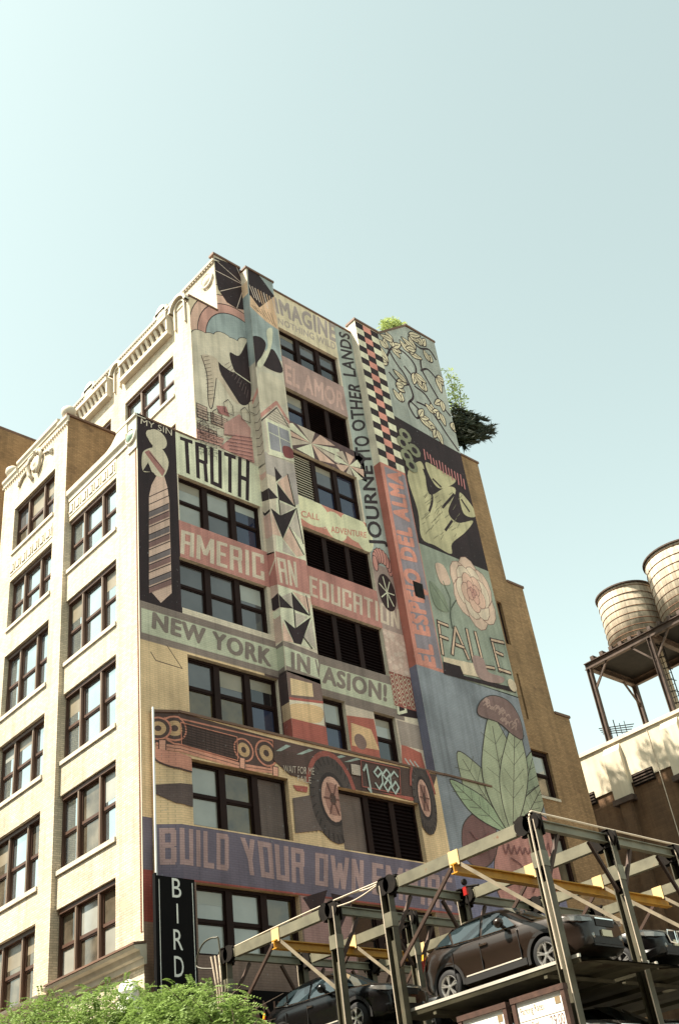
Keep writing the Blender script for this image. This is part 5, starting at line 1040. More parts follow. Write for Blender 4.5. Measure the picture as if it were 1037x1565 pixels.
for i in range(4): b.bar((q.x - 0.1, q.y + 0.9 - i * 0.05, 22.75 - i * 0.12), (q.x + 0.2, q.y - 1.0 + i * 0.1, 22.3 - i * 0.1), 0.04, 0.04)
for i in range(4): b.tube([(q.x, q.y - 0.6 + i * 0.3, 22.0), (q.x, q.y - 0.6 + i * 0.3, 22.6)], 0.02, 5)
b.build('antenna_frame', M['steeld'], an)

# ------------------------------------------------------------------ planting
def leaves(name, parent, m, blobs, count, size, seed, aspect=0.45, droop=0.3):
    r = random.Random(seed); vs = []; fs = []
    wts = [q[3] * q[4] * q[5] for q in blobs]
    for i in range(count):
        cx, cy, cz, a, b_, c_ = r.choices(blobs, wts)[0]
        while True:
            d = Vector((r.uniform(-1, 1), r.uniform(-1, 1), r.uniform(-1, 1)))
            if 0.25 < d.length < 1 and r.random() < d.length ** 1.2: break
        p = Vector((cx + d.x * a, cy + d.y * b_, cz + d.z * c_))
        t = Vector((r.gauss(0, 1), r.gauss(0, 1), r.gauss(0, 0.5) - droop)).normalized(); s = t.cross(Vector((r.gauss(0, 0.6), r.gauss(0, 0.6), 1))).normalized()
        l = size * r.uniform(0.6, 1.4); w = l * aspect; n = len(vs)
        vs += [p, p + t * l * 0.5 + s * w * 0.5, p + t * l, p + t * l * 0.5 - s * w * 0.5]; fs.append((n, n + 1, n + 2, n + 3))
    me = bpy.data.meshes.new(name); me.from_pydata(vs, [], fs); me.materials.append(m); me.update()
    o = bpy.data.objects.new(name, me); COL.objects.link(o); o.parent = parent; return o
def fronds(name, parent, m, tips, seed, pairs=9, lsize=0.07, flen=0.42):
    """compound leaves: a drooping rachis with paired leaflets"""
    r = random.Random(seed); vs = []; fs = []
    for p in tips:
        d = Vector((r.gauss(0, 1), r.gauss(0, 1), r.gauss(0.1, 0.5))).normalized(); L = flen * r.uniform(0.6, 1.25); s = d.cross(Vector((0, 0, 1)))
        if s.length < 0.1: continue
        s.normalize(); up = s.cross(d)
        for k in range(pairs):
            t = (k + 1) / pairs; c = p + d * L * t + Vector((0, 0, -0.35 * L * t * t))
            for sg_ in (-1, 1):
                tip = c + s * sg_ * lsize + d * lsize * 0.35 + Vector((0, 0, -0.25 * lsize)); w = d * lsize * 0.22 + up * lsize * r.uniform(-0.2, 0.2); n = len(vs); mid = (c + tip) / 2
                vs += [c, mid + w, tip, mid - w]; fs.append((n, n + 1, n + 2, n + 3))
    me = bpy.data.meshes.new(name); me.from_pydata(vs, [], fs); me.materials.append(m); me.update()
    o = bpy.data.objects.new(name, me); COL.objects.link(o); o.parent = parent; return o
def street_tree(label, x, y, blobs, seed, n):
    t = thing('street_tree', label, 'tree', (0, 0, 0), 'street trees along the kerb'); r = random.Random(seed)
    b = MB(); b.tube([(x, y, -0.05), (x + 0.05, y, 1.5), (x, y + 0.05, 3.2)], 0.15, 10, taper=0.10); b.build('trunk', M['bark'], t, True)
    b = MB(); tips = []
    for q in blobs:
        c = Vector(q[:3]); b.tube([(x, y, 3.0), (x + (c.x - x) * 0.4, y + (c.y - y) * 0.4, 3.0 + (c.z - 3) * 0.6), c], 0.07, 6, taper=0.015)
        for k in range(10):
            e = c + Vector((r.uniform(-1, 1) * q[3], r.uniform(-1, 1) * q[4], r.uniform(-0.3, 1) * q[5])); b.tube([c, (c + e) / 2 + Vector((0, 0, 0.1)), e], 0.018, 4, taper=0.005)
    b.build('limb', M['bark'], t, True)
    wts = [q[3] * q[4] * q[5] for q in blobs]
    for i in range(n):
        q = r.choices(blobs, wts)[0]
        while True:
            d = Vector((r.uniform(-1, 1), r.uniform(-1, 1), r.uniform(-1, 1)))
            if d.length < 1 and r.random() < 0.15 + d.length: break
        tips.append(Vector((q[0] + d.x * q[3], q[1] + d.y * q[4], q[2] + d.z * q[5])))
    fronds('crown', t, M['leaf'], tips, seed)
def tb(px, py, X, rx_, ry_, rz_):
    q = onX(px, py, X); return (q.x, q.y, q.z - rz_ * 0.93, rx_, ry_, rz_)
street_tree('leafy green street tree in front of the belt cornice', -4.0, -3.6, [tb(20, 1548, -4.0, 1.2, 1.1, 1.0), tb(75, 1525, -4.2, 1.1, 1.0, 0.9), tb(120, 1522, -4.0, 1.2, 1.0, 0.9), tb(170, 1503, -4.2, 1.2, 0.95, 1.0), tb(215, 1518, -4.0, 1.1, 0.8, 0.9), (-4.0, -3.6, 5.4, 1.8, 2.4, 1.0)], 5, 4200)
street_tree('leafy green street tree before the black vertical sign', -4.0, -7.8, [tb(265, 1508, -4.1, 1.0, 0.75, 0.9), tb(310, 1503, -3.9, 1.0, 0.7, 0.9), tb(340, 1526, -4.0, 0.9, 0.5, 0.8), tb(362, 1552, -4.0, 0.8, 0.4, 0.7), tb(235, 1525, -3.8, 1.0, 0.8, 0.9), (-4.0, -7.3, 4.9, 1.5, 1.5, 0.9)], 9, 3600)
def roof_shrub(label, blobs, n, seed, m='leafy', size=0.16):
    t = thing('roof_shrub', label, 'shrub', (0, 0, 0), 'shrubs on the roof garden'); q = blobs[0]
    b = MB()
    for w in blobs: b.tube([(q[0], q[1], 38.2), (w[0], w[1], w[2] - w[5] * 0.3), (w[0] + 0.1, w[1], w[2] + w[5] * 0.5)], 0.04, 5, taper=0.01)
    b.build('stem', M['bark'], t); leaves('foliage', t, M[m], blobs, n, size, seed)
def at(px, py, Y): return onY(px, py, Y)
q = at(600, 497, 3.6); roof_shrub('bright green shrub peeking over the chequered strip', [(q.x, 3.6, q.z - 0.3, 0.9, 0.6, 0.75), (q.x + 0.7, 3.7, q.z + 0.1, 0.6, 0.5, 0.5), (q.x - 0.7, 3.6, q.z - 0.6, 0.5, 0.5, 0.6)], 1500, 3, size=0.17)
q = at(690, 585, 2.0); roof_shrub('feathery pale green shrub behind the vine painted wall', [(q.x + 0.2, 2.2, q.z + 0.2, 0.6, 0.5, 1.3), (q.x + 0.5, 2.2, q.z - 0.9, 0.7, 0.5, 0.9), (q.x + 0.9, 2.2, q.z + 0.2, 0.4, 0.4, 0.3), (q.x + 0.3, 2.2, q.z - 2.0, 0.5, 0.5, 1.0)], 420, 4, size=0.2)
for lab, tx, ty, hz, sd in (('airy roof garden tree beside the stair tower', 20.0, 4.6, 2.6, 31), ('airy roof garden tree further back on the stepped roof', 19.6, 7.4, 2.8, 32)):
    rt = thing('roof_tree', lab, 'tree', (0, 0, 0), 'trees on the roof garden'); b = MB(); b.tube([(tx, ty, 34.2), (tx, ty, 34.2 + hz)], 0.07, 6, taper=0.02); b.build('trunk', M['bark'], rt)
    leaves('crown', rt, M['leafy'], [(tx, ty, 34.6 + hz * 0.6, 0.7, 1.0, 0.9), (tx, ty + 0.6, 34.9 + hz * 0.8, 0.5, 0.8, 0.6), (tx, ty - 0.8, 34.8 + hz * 0.5, 0.5, 0.7, 0.7)], 420, 0.26, sd)
cf = thing('conifer_tree', 'dark spiky conifer leaning out past the tower edge', 'tree', (0, 0, 0)); r = random.Random(21)
q = at(680, 655, 1.5); b = MB(); b.tube([(q.x - 0.6, 2.0, 34.2), (q.x - 0.4, 1.7, q.z), (q.x, 1.6, q.z + 2)], 0.14, 8, taper=0.05); b.build('trunk', M['bark'], cf, True)
vs = []; fs = []; bb = MB()
for i in range(30):
    tgt = at(r.choice((700, 715, 728, 740, 752, 745)) + r.uniform(-6, 4), 0, 1.5); px = r.uniform(695, 756); lo, hi = 612 + (px - 695) * 0.58, 690 - (px - 695) * 0.35
    e = at(px, r.uniform(lo, max(lo + 4, hi)), 1.0 + r.uniform(-0.4, 0.8)); s = at(684 + r.uniform(-6, 6), 640 + r.uniform(-22, 32), 1.6); mid = (s + e) / 2 + Vector((0, 0, -0.15))
    bb.tube([s, mid, e], 0.03, 4, taper=0.008)
    ax_ = (e - s).normalized(); up_ = Vector((0.1, 0, 0.35))
    for k in range(230):
        t = r.random() ** 0.75; rad = 0.17 * (1.02 - t) ** 0.7; c = s.lerp(e, t) + Vector((0, 0, -0.5 * t * (1 - t))) + Vector((r.gauss(0, rad), r.gauss(0, rad), r.gauss(0, rad)))
        d = (ax_ + up_ + Vector((r.gauss(0, 0.28), r.gauss(0, 0.28), r.gauss(0, 0.28)))).normalized(); l = r.uniform(0.2, 0.55)
        w = d.cross(Vector((r.gauss(0, 1), r.gauss(0, 1), r.gauss(0, 1)))).normalized() * 0.045; n = len(vs); vs += [c - w, c + w, c + d * l]; fs.append((n, n + 1, n + 2))
bb.build('branch', M['bark'], cf)
me = bpy.data.meshes.new('crown'); me.from_pydata(vs, [], fs); me.materials.append(M['needle']); o = bpy.data.objects.new('crown', me); COL.objects.link(o); o.parent = cf
# ------------------------------------------------------------------ parking lifts
GX = [1.0, 3.55, 6.1, 8.65]; ZT = 8.42; LEV = [0.12, 1.95, 3.80, 5.62]
def lift(label, yf, yr, gx, sec):
    """yf: row of posts nearer the camera side, yr: the far row; cars stand along Y"""
    t = thing('parking_lift', label, 'parking lift', (0, 0, 0), 'steel parking lifts'); ym = (yf + yr) / 2
    for x in gx:
        for y, s in ((yf, 1), (yr, -1)):
            b = MB(); b.box(x - 0.085, x + 0.085, y - 0.12, y - 0.095, 0, ZT); b.box(x - 0.085, x + 0.085, y + 0.095, y + 0.12, 0, ZT); b.box(x + 0.05, x + 0.075, y - 0.095, y + 0.095, 0, ZT, 1)  # post web coloured near black for the shade inside the channel
            b.box(x - 0.03, x + 0.049, y - 0.04, y + 0.04, 0.1, ZT - 1.3); b.box(x - 0.25, x + 0.25, y - 0.25, y + 0.25, -0.02, 0.03)
            o = b.build('post', [M['steelp'], M['steeld']], t)
            k = MB(); k.box(x - 0.10, x + 0.10, y - 0.135, y + 0.135, ZT - 1.02, ZT - 0.72); k.build('collar', M['steel'], o)
            k = MB()
            for d in (-0.16, 0.0): k.lathe([(0.03, -0.06), (0.20, -0.06), (0.20, -0.035), (0.15, -0.02), (0.15, 0.02), (0.20, 0.035), (0.20, 0.06), (0.03, 0.06)], 20, (x - 0.04, y + s * 0.20 + d * s * 1.4, ZT - 0.14), 'X')
            k.box(x - 0.10, x + 0.10, y - 0.13, y + 0.13, ZT - 0.005, ZT + 0.03); k.box(x - 0.08, x + 0.02, y + s * 0.13, y + s * 0.40, ZT - 0.03, ZT + 0.02); k.box(x + 0.085, x + 0.115, y - 0.18, y + 0.18, ZT - 0.40, ZT + 0.02); k.box(x - 0.05, x + 0.05, y - 0.1, y + s * 0.30, ZT - 0.36, ZT - 0.33)
            k.build('pulley_head', M['steeld'], o)
            k = MB(); k.tube([(x - 0.10, y - s * 0.11, 0.2), (x - 0.10, y - s * 0.11, ZT - 0.1)], 0.014, 5); k.build('conduit', M['wire'], o)
        ya, yb = sorted((yf, yr)); b = MB(); b.box(x - 0.05, x - 0.03, ya + 0.42, yb - 0.42, ZT - 0.25, ZT - 0.05); b.box(x - 0.05, x + 0.08, ya + 0.42, yb - 0.42, ZT - 0.05, ZT - 0.03); b.box(x - 0.05, x + 0.08, ya + 0.42, yb - 0.42, ZT - 0.27, ZT - 0.25)
        for y in (ya + 0.3, yb - 0.3): b.box(x - 0.06, x + 0.06, y - 0.13, y + 0.13, ZT - 0.24, ZT - 0.06)
        o = b.build('cross_beam', M['steel'], t)
        b = MB(); b.box(x - 0.07, x - 0.05, ym - 0.14, ym + 0.14, ZT - 0.34, ZT - 0.02); b.build('hanger_plate', M['cream_plate'], o)
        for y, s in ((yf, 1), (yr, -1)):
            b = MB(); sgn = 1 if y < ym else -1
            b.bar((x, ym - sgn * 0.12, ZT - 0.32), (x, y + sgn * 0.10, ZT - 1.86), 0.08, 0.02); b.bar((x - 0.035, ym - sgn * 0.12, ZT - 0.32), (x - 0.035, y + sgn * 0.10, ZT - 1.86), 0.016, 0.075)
            b.build('knee_brace', M['brace' if sgn > 0 else 'brace_shaded'], t)  # far-side braces take the shaded tone
    for y in (yf, yr):
        for xa, xb in zip(gx, gx[1:]):
            b = MB(); b.ibeam((xa + 0.085, y, ZT - 0.14), (xb - 0.085, y, ZT - 0.14), 0.13, 0.19, 0.02); b.build('row_beam', M['steel'], t)
            for s, xx in ((1, xa), (-1, xb)):
                b = MB(); b.bar((xx + s * 0.75, y, ZT - 0.28), (xx + s * 0.11, y, ZT - 1.25), 0.07, 0.07); b.build('row_brace', M['brace_shaded'], t)
    b = MB(); b.ibeam((gx[0] - 0.12, ym, ZT - 0.40), (gx[-1] + 0.3, ym, ZT - 0.40), 0.17, 0.21, 0.025); b.build('crane_rail', M['yellow'], t)
    for xa, xb in zip(gx, gx[1:]):
        for L in LEV[1:]:
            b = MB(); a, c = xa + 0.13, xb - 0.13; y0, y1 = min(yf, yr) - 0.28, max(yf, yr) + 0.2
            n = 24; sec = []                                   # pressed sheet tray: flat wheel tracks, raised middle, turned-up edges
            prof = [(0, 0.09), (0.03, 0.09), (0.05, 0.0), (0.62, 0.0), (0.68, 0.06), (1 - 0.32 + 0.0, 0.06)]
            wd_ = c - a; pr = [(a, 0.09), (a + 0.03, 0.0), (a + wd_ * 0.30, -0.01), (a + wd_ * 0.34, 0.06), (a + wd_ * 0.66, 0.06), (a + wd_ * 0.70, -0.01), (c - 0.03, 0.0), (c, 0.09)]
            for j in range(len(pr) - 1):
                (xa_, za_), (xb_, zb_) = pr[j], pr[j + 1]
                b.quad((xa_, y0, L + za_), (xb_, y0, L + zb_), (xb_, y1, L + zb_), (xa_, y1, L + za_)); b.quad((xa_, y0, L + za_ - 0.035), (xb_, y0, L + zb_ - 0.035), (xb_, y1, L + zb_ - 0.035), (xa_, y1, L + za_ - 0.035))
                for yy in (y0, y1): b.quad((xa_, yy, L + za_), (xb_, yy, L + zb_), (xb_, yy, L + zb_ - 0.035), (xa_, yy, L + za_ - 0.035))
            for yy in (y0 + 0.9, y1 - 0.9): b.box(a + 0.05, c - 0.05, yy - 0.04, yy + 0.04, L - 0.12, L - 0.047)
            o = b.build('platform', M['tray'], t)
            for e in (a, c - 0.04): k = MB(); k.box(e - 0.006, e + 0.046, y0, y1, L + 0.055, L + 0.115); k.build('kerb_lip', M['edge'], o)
            k = MB(); k.add([(a, y0, L + 0.0), (c, y0, L), (c, y0 - 0.5, L - 0.10), (a, y0 - 0.5, L - 0.10)], [(0, 1, 2, 3)]); k.add([(a, y0, L - 0.03), (c, y0, L - 0.03), (c, y0 - 0.5, L - 0.13), (a, y0 - 0.5, L - 0.13)], [(3, 2, 1, 0)]); k.build('ramp', M['tray'], o)
    return t
lift('four level steel parking lift carrying the brown car', -12.47, -8.18, GX, 0)
L2 = lift('four level steel parking lift beside the black vertical sign', -6.37, -2.22, GX, 1)
# loose cables and hoses between and along the lifts
def cable(label, pts, r, m='wire'):
    b = MB(); b.tube(smooth3(pts), r, 6); o = b.build('cable', M[m]); tag(o, label, 'cable', 'cables on the parking lifts'); return o
def smooth3(pts, k=5):
    n = len(pts); out = []
    for i in range(n - 1):
        g = lambda j: Vector(pts[min(max(j, 0), n - 1)]); p0, p1, p2, p3 = g(i - 1), g(i), g(i + 1), g(i + 2)
        for s in range(k):
            t = s / k; out.append(0.5 * (2 * p1 + (p2 - p0) * t + (2 * p0 - 5 * p1 + 4 * p2 - p3) * t * t + (3 * p1 - p0 - 3 * p2 + p3) * t ** 3))
    out.append(Vector(pts[-1])); return out
cable('pale conduit running up the corner post and along the lift top', [(0.86, -12.5, 5.5), (0.86, -12.5, 7.9), (0.92, -12.52, ZT + 0.03), (1.3, -12.55, ZT + 0.07), (3.5, -12.55, ZT + 0.06), (6.1, -12.55, ZT + 0.05), (8.6, -12.55, ZT + 0.05)], 0.022)
cable('pale hose laid along the far lift top beam', [(0.98, -2.5, ZT - 0.02), (0.98, -4.3, ZT + 0.02), (0.98, -6.3, ZT + 0.04), (0.98, -8.1, ZT + 0.02)], 0.02)
cable('pale hose sagging between the two lifts', [(1.06, -5.9, ZT + 0.02), (1.06, -6.9, ZT + 0.06), (1.06, -7.6, ZT + 0.0), (1.06, -8.1, ZT + 0.05)], 0.02)
cable('lower pale hose strung between the two lifts', [(0.95, -6.4, ZT - 0.12), (0.95, -7.2, ZT - 0.16), (0.95, -8.0, ZT - 0.05)], 0.018)
cable('looped hose standing above the end post of the far lift', [(0.9, -1.75, ZT - 0.35), (0.8, -1.2, ZT - 0.15), (0.8, -1.5, ZT + 0.3), (0.85, -2.0, ZT + 0.35), (0.9, -2.1, ZT + 0.05), (0.88, -2.2, 6.2)], 0.022, 'steelp')
for i, nm in enumerate(('outer', 'middle', 'inner')): cable(nm + ' grey hose hanging down the end post of the far lift', [(0.86 - 0.05 * i, -2.1 + 0.1 * i, ZT - 0.1), (0.78, -2.25 + 0.12 * i, ZT - 0.7), (0.84, -2.2 + 0.1 * i, ZT - 1.3), (0.82, -2.2 + 0.11 * i, 4.0)], 0.022)
ch = thing('chain_hoist', 'red chain hoist hanging from the yellow rail above the brown car', 'hoist', (0, 0, 0)); hy = -9.4; hx = onY(711, 1362, hy).x; hz = onY(711, 1362, hy).z
b = MB(); b.box(hx - 0.035, hx + 0.035, hy - 0.05, hy + 0.05, hz - 0.09, hz + 0.09); b.build('hoist_body', M['red'], ch)
b = MB(); b.tube([(hx, hy, hz + 0.1), (hx, hy - 0.4, ZT - 0.45)], 0.025); b.tube([(hx + 0.03, hy, hz - 0.1), (hx + 0.03, hy, hz - 0.9)], 0.018); b.lathe([(0.07, -0.03), (0.07, 0.03)], 12, (hx, hy, hz + 0.2), 'Y'); b.build('chain', M['steeld'], ch)

# ------------------------------------------------------------------ cars (front points to -Y)
def lerp_tab(tab, x):
    if x <= tab[0][0]: return tab[0][1]
    for (a, va), (b_, vb) in zip(tab, tab[1:]):
        if x <= b_: t = (x - a) / (b_ - a); t = t * t * (3 - 2 * t) * 0.5 + t * 0.5; return va + (vb - va) * t
    return tab[-1][1]
def car(label, loc, paintm, spec, group='cars parked on the lifts', tail=True, face='plain'):
    L, Wd, hood, belt, roof, wb, rw = spec['L'], spec['W'], spec['hood'], spec['belt'], spec['roof'], spec['wb'], spec['rw']
    t = thing('parked_car', label, 'car', loc, group); yF, yR = -L / 2, L / 2; fy, ry_ = spec['fy'], spec['fy'] + wb; hw = Wd / 2
    top = [(yF, hood - 0.20), (yF + 0.12, hood - 0.10), (yF + 0.5, hood - 0.01), (spec['ws'], belt + 0.03), (spec['ws'] + 0.3, belt + 0.04), (yR - 0.35, belt + 0.10), (yR - 0.06, belt + 0.02), (yR, belt - 0.15)]
    wid = [(yF, 0.58), (yF + 0.06, 0.72), (yF + 0.22, 0.87), (yF + 0.7, 0.985), (0, 1.0), (yR - 0.7, 0.99), (yR - 0.25, 0.93), (yR - 0.06, 0.84), (yR, 0.76)]
    low = [(yF, 0.32), (yF + 0.25, 0.22), (fy, 0.22), (yR - 0.5, 0.24), (yR - 0.1, 0.34), (yR, 0.42)]
    ys = [yF + L * i / 34 for i in range(35)]; ys[0:1] = [yF, yF + 0.03]; ys[-1:] = [yR - 0.03, yR]
    rings = []
    for y in ys:
        zt_, w, zl = lerp_tab(top, y), lerp_tab(wid, y) * hw, lerp_tab(low, y); m = zl + (zt_ - zl) * 0.45
        half_ = [(0, zl), (w * 0.80, zl), (w * 0.95, zl + 0.05), (w * 0.985, zl + 0.18), (w * 0.955, m - 0.06), (w * 1.0, m + 0.10), (w * 0.985, zt_ - 0.16), (w * 0.93, zt_ - 0.06), (w * 0.80, zt_ - 0.01), (w * 0.4, zt_ + 0.015), (0, zt_ + 0.02)]
        rings.append([(x, y, z_) for x, z_ in half_] + [(-x, y, z_) for x, z_ in half_[-2:0:-1]])
    n = len(rings[0]); vs = [v for R_ in rings for v in R_]; fs = [(i * n + k, i * n + (k + 1) % n, (i + 1) * n + (k + 1) % n, (i + 1) * n + k) for i in range(len(rings) - 1) for k in range(n)] + [tuple(range(n))[::-1], tuple(len(vs) - n + k for k in range(n))]
    bm = bmesh.new(); bv = [bm.verts.new(v) for v in vs]
    for f in fs: bm.faces.new([bv[i] for i in f])
    bmesh.ops.recalc_face_normals(bm, faces=bm.faces); me = bpy.data.meshes.new('body'); bm.to_mesh(me); bm.free(); me.materials.append(paintm); me.materials.append(M['plastic'])
    body = bpy.data.objects.new('body', me); COL.objects.link(body)
    cut = MB()
    for y in (fy, ry_):
        for s in (-1, 1): cut.lathe([(rw + 0.075, -0.30), (rw + 0.075, 0.30)], 28, (s * hw, y, rw), 'X')
    co = cut.build('cutter', [paintm, M['plastic']]); co.data.polygons.foreach_set('material_index', [1] * len(co.data.polygons))
    bmc = bmesh.new(); bmc.from_mesh(co.data); bmesh.ops.recalc_face_normals(bmc, faces=bmc.faces); bmc.to_mesh(co.data); bmc.free()
    md = body.modifiers.new('b', 'BOOLEAN'); md.operation = 'DIFFERENCE'; md.object = co; md.solver = 'EXACT'
    bpy.context.view_layer.update(); ev = body.evaluated_get(bpy.context.evaluated_depsgraph_get()); nm = bpy.data.meshes.new_from_object(ev); body.modifiers.clear(); body.data = nm; nm.name = 'body'
    nm.polygons.foreach_set('use_smooth', [True] * len(nm.polygons)); bpy.data.objects.remove(co); body.parent = t
    try: nm.set_sharp_from_angle(angle=math.radians(32))
    except Exception: pass
    # greenhouse
    gp = spec['gp']; tum = 0.40; wb_ = hw * 0.93
    def wat(z_, y): return (lerp_tab(wid, y) * hw * 0.93) - tum * max(0, z_ - belt)
    rings = []
    for y, z_ in gp:
        w0 = wat(belt - 0.05, y); z_ = max(z_, belt + 0.0); w1 = wat(z_, y)
        half_ = [(w0, belt - 0.06), ((w0 * 0.45 + w1 * 0.55), belt + (z_ - belt) * 0.55), (w1 + 0.0, max(belt - 0.02, z_ - 0.07)), (w1 - 0.09, z_ - 0.01), (w1 * 0.5, z_ + 0.02), (0, z_ + 0.03)]
        rings.append([(-x, y, zz_) for x, zz_ in half_] + [(x, y, zz_) for x, zz_ in half_[-2::-1]])
    n = len(rings[0]); g = MB(); g.add([v for R_ in rings for v in R_], [(i * n + k, i * n + k + 1, (i + 1) * n + k + 1, (i + 1) * n + k) for i in range(len(rings) - 1) for k in range(n - 1)])
    cab = g.build('cabin', paintm, t, True)
    # side glass
    for s in (-1, 1):
        for q in spec['glass']:
            k = MB(); pts = [(s * (wat(z_, y) + 0.012), y, z_) for y, z_ in q]; k.add(pts, [tuple(range(len(pts)))]); k.build('side_window', M['carglass'], cab)
        k = MB(); k.tube([(s * (wat(z_, y) + 0.02), y, z_) for y, z_ in spec['trim']], 0.014, 5); k.build('window_trim', M['chrome'] if spec.get('chrome', True) else M['plastic'], cab)
    a, c = gp[0], gp[spec['roof_i']]
    k = MB(); wa, wc = wat(belt, a[0]) - 0.10, wat(c[1], c[0]) - 0.10; dz = 0.045
    k.add([(-wa, a[0] + 0.05, a[1] + 0.06), (wa, a[0] + 0.05, a[1] + 0.06), (wc, c[0] - 0.05, c[1] + dz - 0.03), (-wc, c[0] - 0.05, c[1] + dz - 0.03), (0, a[0] - 0.02, a[1] + 0.09), (0, c[0] - 0.07, c[1] + dz)], [(0, 4, 5, 3), (4, 1, 2, 5)]); k.build('windscreen', M['carglass'], cab)
    a, c = gp[-1], gp[spec['rear_i']]
    k = MB(); wa, wc = wat(belt, a[0]) - 0.14, wat(c[1], c[0]) - 0.12
    k.add([(-wa, a[0] + 0.03, a[1] + 0.12), (wa, a[0] + 0.03, a[1] + 0.12), (wc, c[0] + 0.04, c[1] + 0.02), (-wc, c[0] + 0.04, c[1] + 0.02)], [(0, 1, 2, 3)]); k.build('rear_window', M['carglass'], cab)
    # wheels
    for y in (fy, ry_):
        for s in (-1, 1):
            w = MB(); xx = s * (hw - 0.02); w.lathe([(rw * 0.66, -0.10), (rw * 0.93, -0.11), (rw, -0.07), (rw, 0.07), (rw * 0.93, 0.11), (rw * 0.66, 0.10)], 32, (xx - s * 0.10, y, rw), 'X', caps=False); wo_ = w.build('wheel', M['black'], t, True)
            w = MB(); w.lathe([(rw * 0.68, 0.0), (rw * 0.66, s * 0.02), (rw * 0.60, s * -0.02), (rw * 0.58, -s * 0.08)], 28, (xx, y, rw), 'X', caps=False); w.lathe([(rw * 0.15, s * -0.05), (rw * 0.15, s * 0.005), (rw * 0.05, s * 0.01)], 14, (xx, y, rw), 'X')
            for k in range(5):
                a = 2 * math.pi * k / 5 + 0.3
                for da in (-0.13, 0.13):
                    w.bar((xx - s * 0.01, y + rw * 0.1 * math.cos(a), rw + rw * 0.1 * math.sin(a)), (xx - s * 0.005, y + rw * 0.63 * math.cos(a + da), rw + rw * 0.63 * math.sin(a + da)), 0.03, 0.035, up=(1, 0, 0))
            w.build('rim', M['alloy'], wo_)
            w = MB(); w.lathe([(rw * 0.62, 0), (0.02, 0)], 20, (xx - s * 0.09, y, rw), 'X', caps=False); w.build('brake_disc', M['plastic'], wo_)
            if spec.get('clad', True):
                w = MB(); r0, r1 = rw + 0.06, rw + 0.13; arc = [math.radians(a) for a in range(-12, 193, 9)]
                for a0, a1 in zip(arc, arc[1:]):
                    f = lambda r_, a_: (s * (hw * lerp_tab(wid, y + r_ * math.cos(a_)) * 0.985 + 0.012), y + r_ * math.cos(a_), rw + r_ * math.sin(a_)); h_ = lambda r_, a_: (s * (hw * 0.9), y + r_ * math.cos(a_), rw + r_ * math.sin(a_))
                    w.quad(f(r0, a0), f(r0, a1), f(r1, a1), f(r1, a0)); w.quad(f(r0, a0), f(r0, a1), h_(r0, a1), h_(r0, a0))
                w.build('wheel_arch', M['plastic'], body)
    # trim, lamps, mirrors, handles
    for s in (-1, 1):
        k = MB(); k.box(min(s * (hw * 0.965), s * (hw * 1.005)), max(s * (hw * 0.965), s * (hw * 1.005)), fy + rw + 0.14, ry_ - rw - 0.14, 0.27, 0.40); k.build('sill_trim', M['plastic'], body)
        k = MB(); k.box(min(s * hw * 0.98, s * (hw + 0.012)), max(s * hw * 0.98, s * (hw + 0.012)), fy + rw + 0.25, ry_ - rw - 0.2, 0.40, 0.425); k.build('sill_strip', M['edge'], body)
        my = spec['ws'] + 0.62; k = MB(); k.lathe([(0.02, -0.11), (0.085, -0.08), (0.10, 0.0), (0.085, 0.05), (0.01, 0.06)], 12, (s * (hw + 0.12), my, belt + 0.13), 'Y'); k.bar((s * (hw - 0.10), my + 0.02, belt + 0.05), (s * (hw + 0.08), my, belt + 0.10), 0.05, 0.06); k.build('mirror', paintm, t, True)
        for hy_ in spec['handles']: k = MB(); k.box(min(s * (hw - 0.02), s * (hw + 0.022)), max(s * (hw - 0.02), s * (hw + 0.022)), hy_, hy_ + 0.2, belt - 0.15, belt - 0.115); k.build('door_handle', M['chrome'], body)
        for dy in spec['doors']: k = MB(); k.box(min(s * hw * 0.95, s * (hw * 1.0 + 0.003)), max(s * hw * 0.95, s * (hw * 1.0 + 0.003)), dy, dy + 0.012, 0.42, belt - 0.08); k.build('door_gap', M['plastic'], body)
        # lamps
        zl_ = hood - 0.25; f0 = lerp_tab(wid, yF + 0.02) * hw; k = MB()
        pts = [(s * f0 * 0.70, yF - 0.004, zl_ + 0.0), (s * hw * 0.72, yF + 0.05, zl_ - 0.01), (s * hw * 0.875, yF + 0.22, zl_ + 0.03), (s * hw * 0.925, yF + 0.44, zl_ + 0.11), (s * hw * 0.875, yF + 0.24, zl_ + 0.12), (s * hw * 0.72, yF + 0.07, zl_ + 0.09), (s * f0 * 0.70, yF + 0.01, zl_ + 0.06)]
        k.add([(x + s * 0.012, y - 0.02, z_) for x, y, z_ in pts], [(0, 1, 5, 6), (1, 2, 4, 5), (2, 3, 4)]); k.build('headlight', M['lamp'], t)
        k = MB(); k.lathe([(0.06, 0.02), (0.05, -0.015), (0.01, -0.03)], 12, (s * f0 * 0.80, yF - 0.0, 0.50), 'Y'); k.build('fog_lamp', M['lamp'], t)
        k = MB(); zr = belt - 0.12; k.add([(s * (hw * 0.80), yR + 0.012, zr - 0.12), (s * (hw * 0.965), yR - 0.16, zr - 0.10), (s * (hw * 0.965), yR - 0.26, zr + 0.14), (s * (hw * 0.80), yR + 0.01, zr + 0.12)], [(0, 1, 2, 3)]); k.build('tail_light', M['red'], t)
        k = MB(); k.add([(s * (hw * 0.95), yR - 0.10, zr + 0.10), (s * (hw * 0.975), yR - 0.20, zr + 0.10), (s * (hw * 0.965), yR - 0.22, zr + 0.22), (s * (hw * 0.93), yR - 0.12, zr + 0.22)], [(0, 1, 2, 3)]); k.build('indicator', M['amber'], t)
    f0 = lerp_tab(wid, yF) * hw
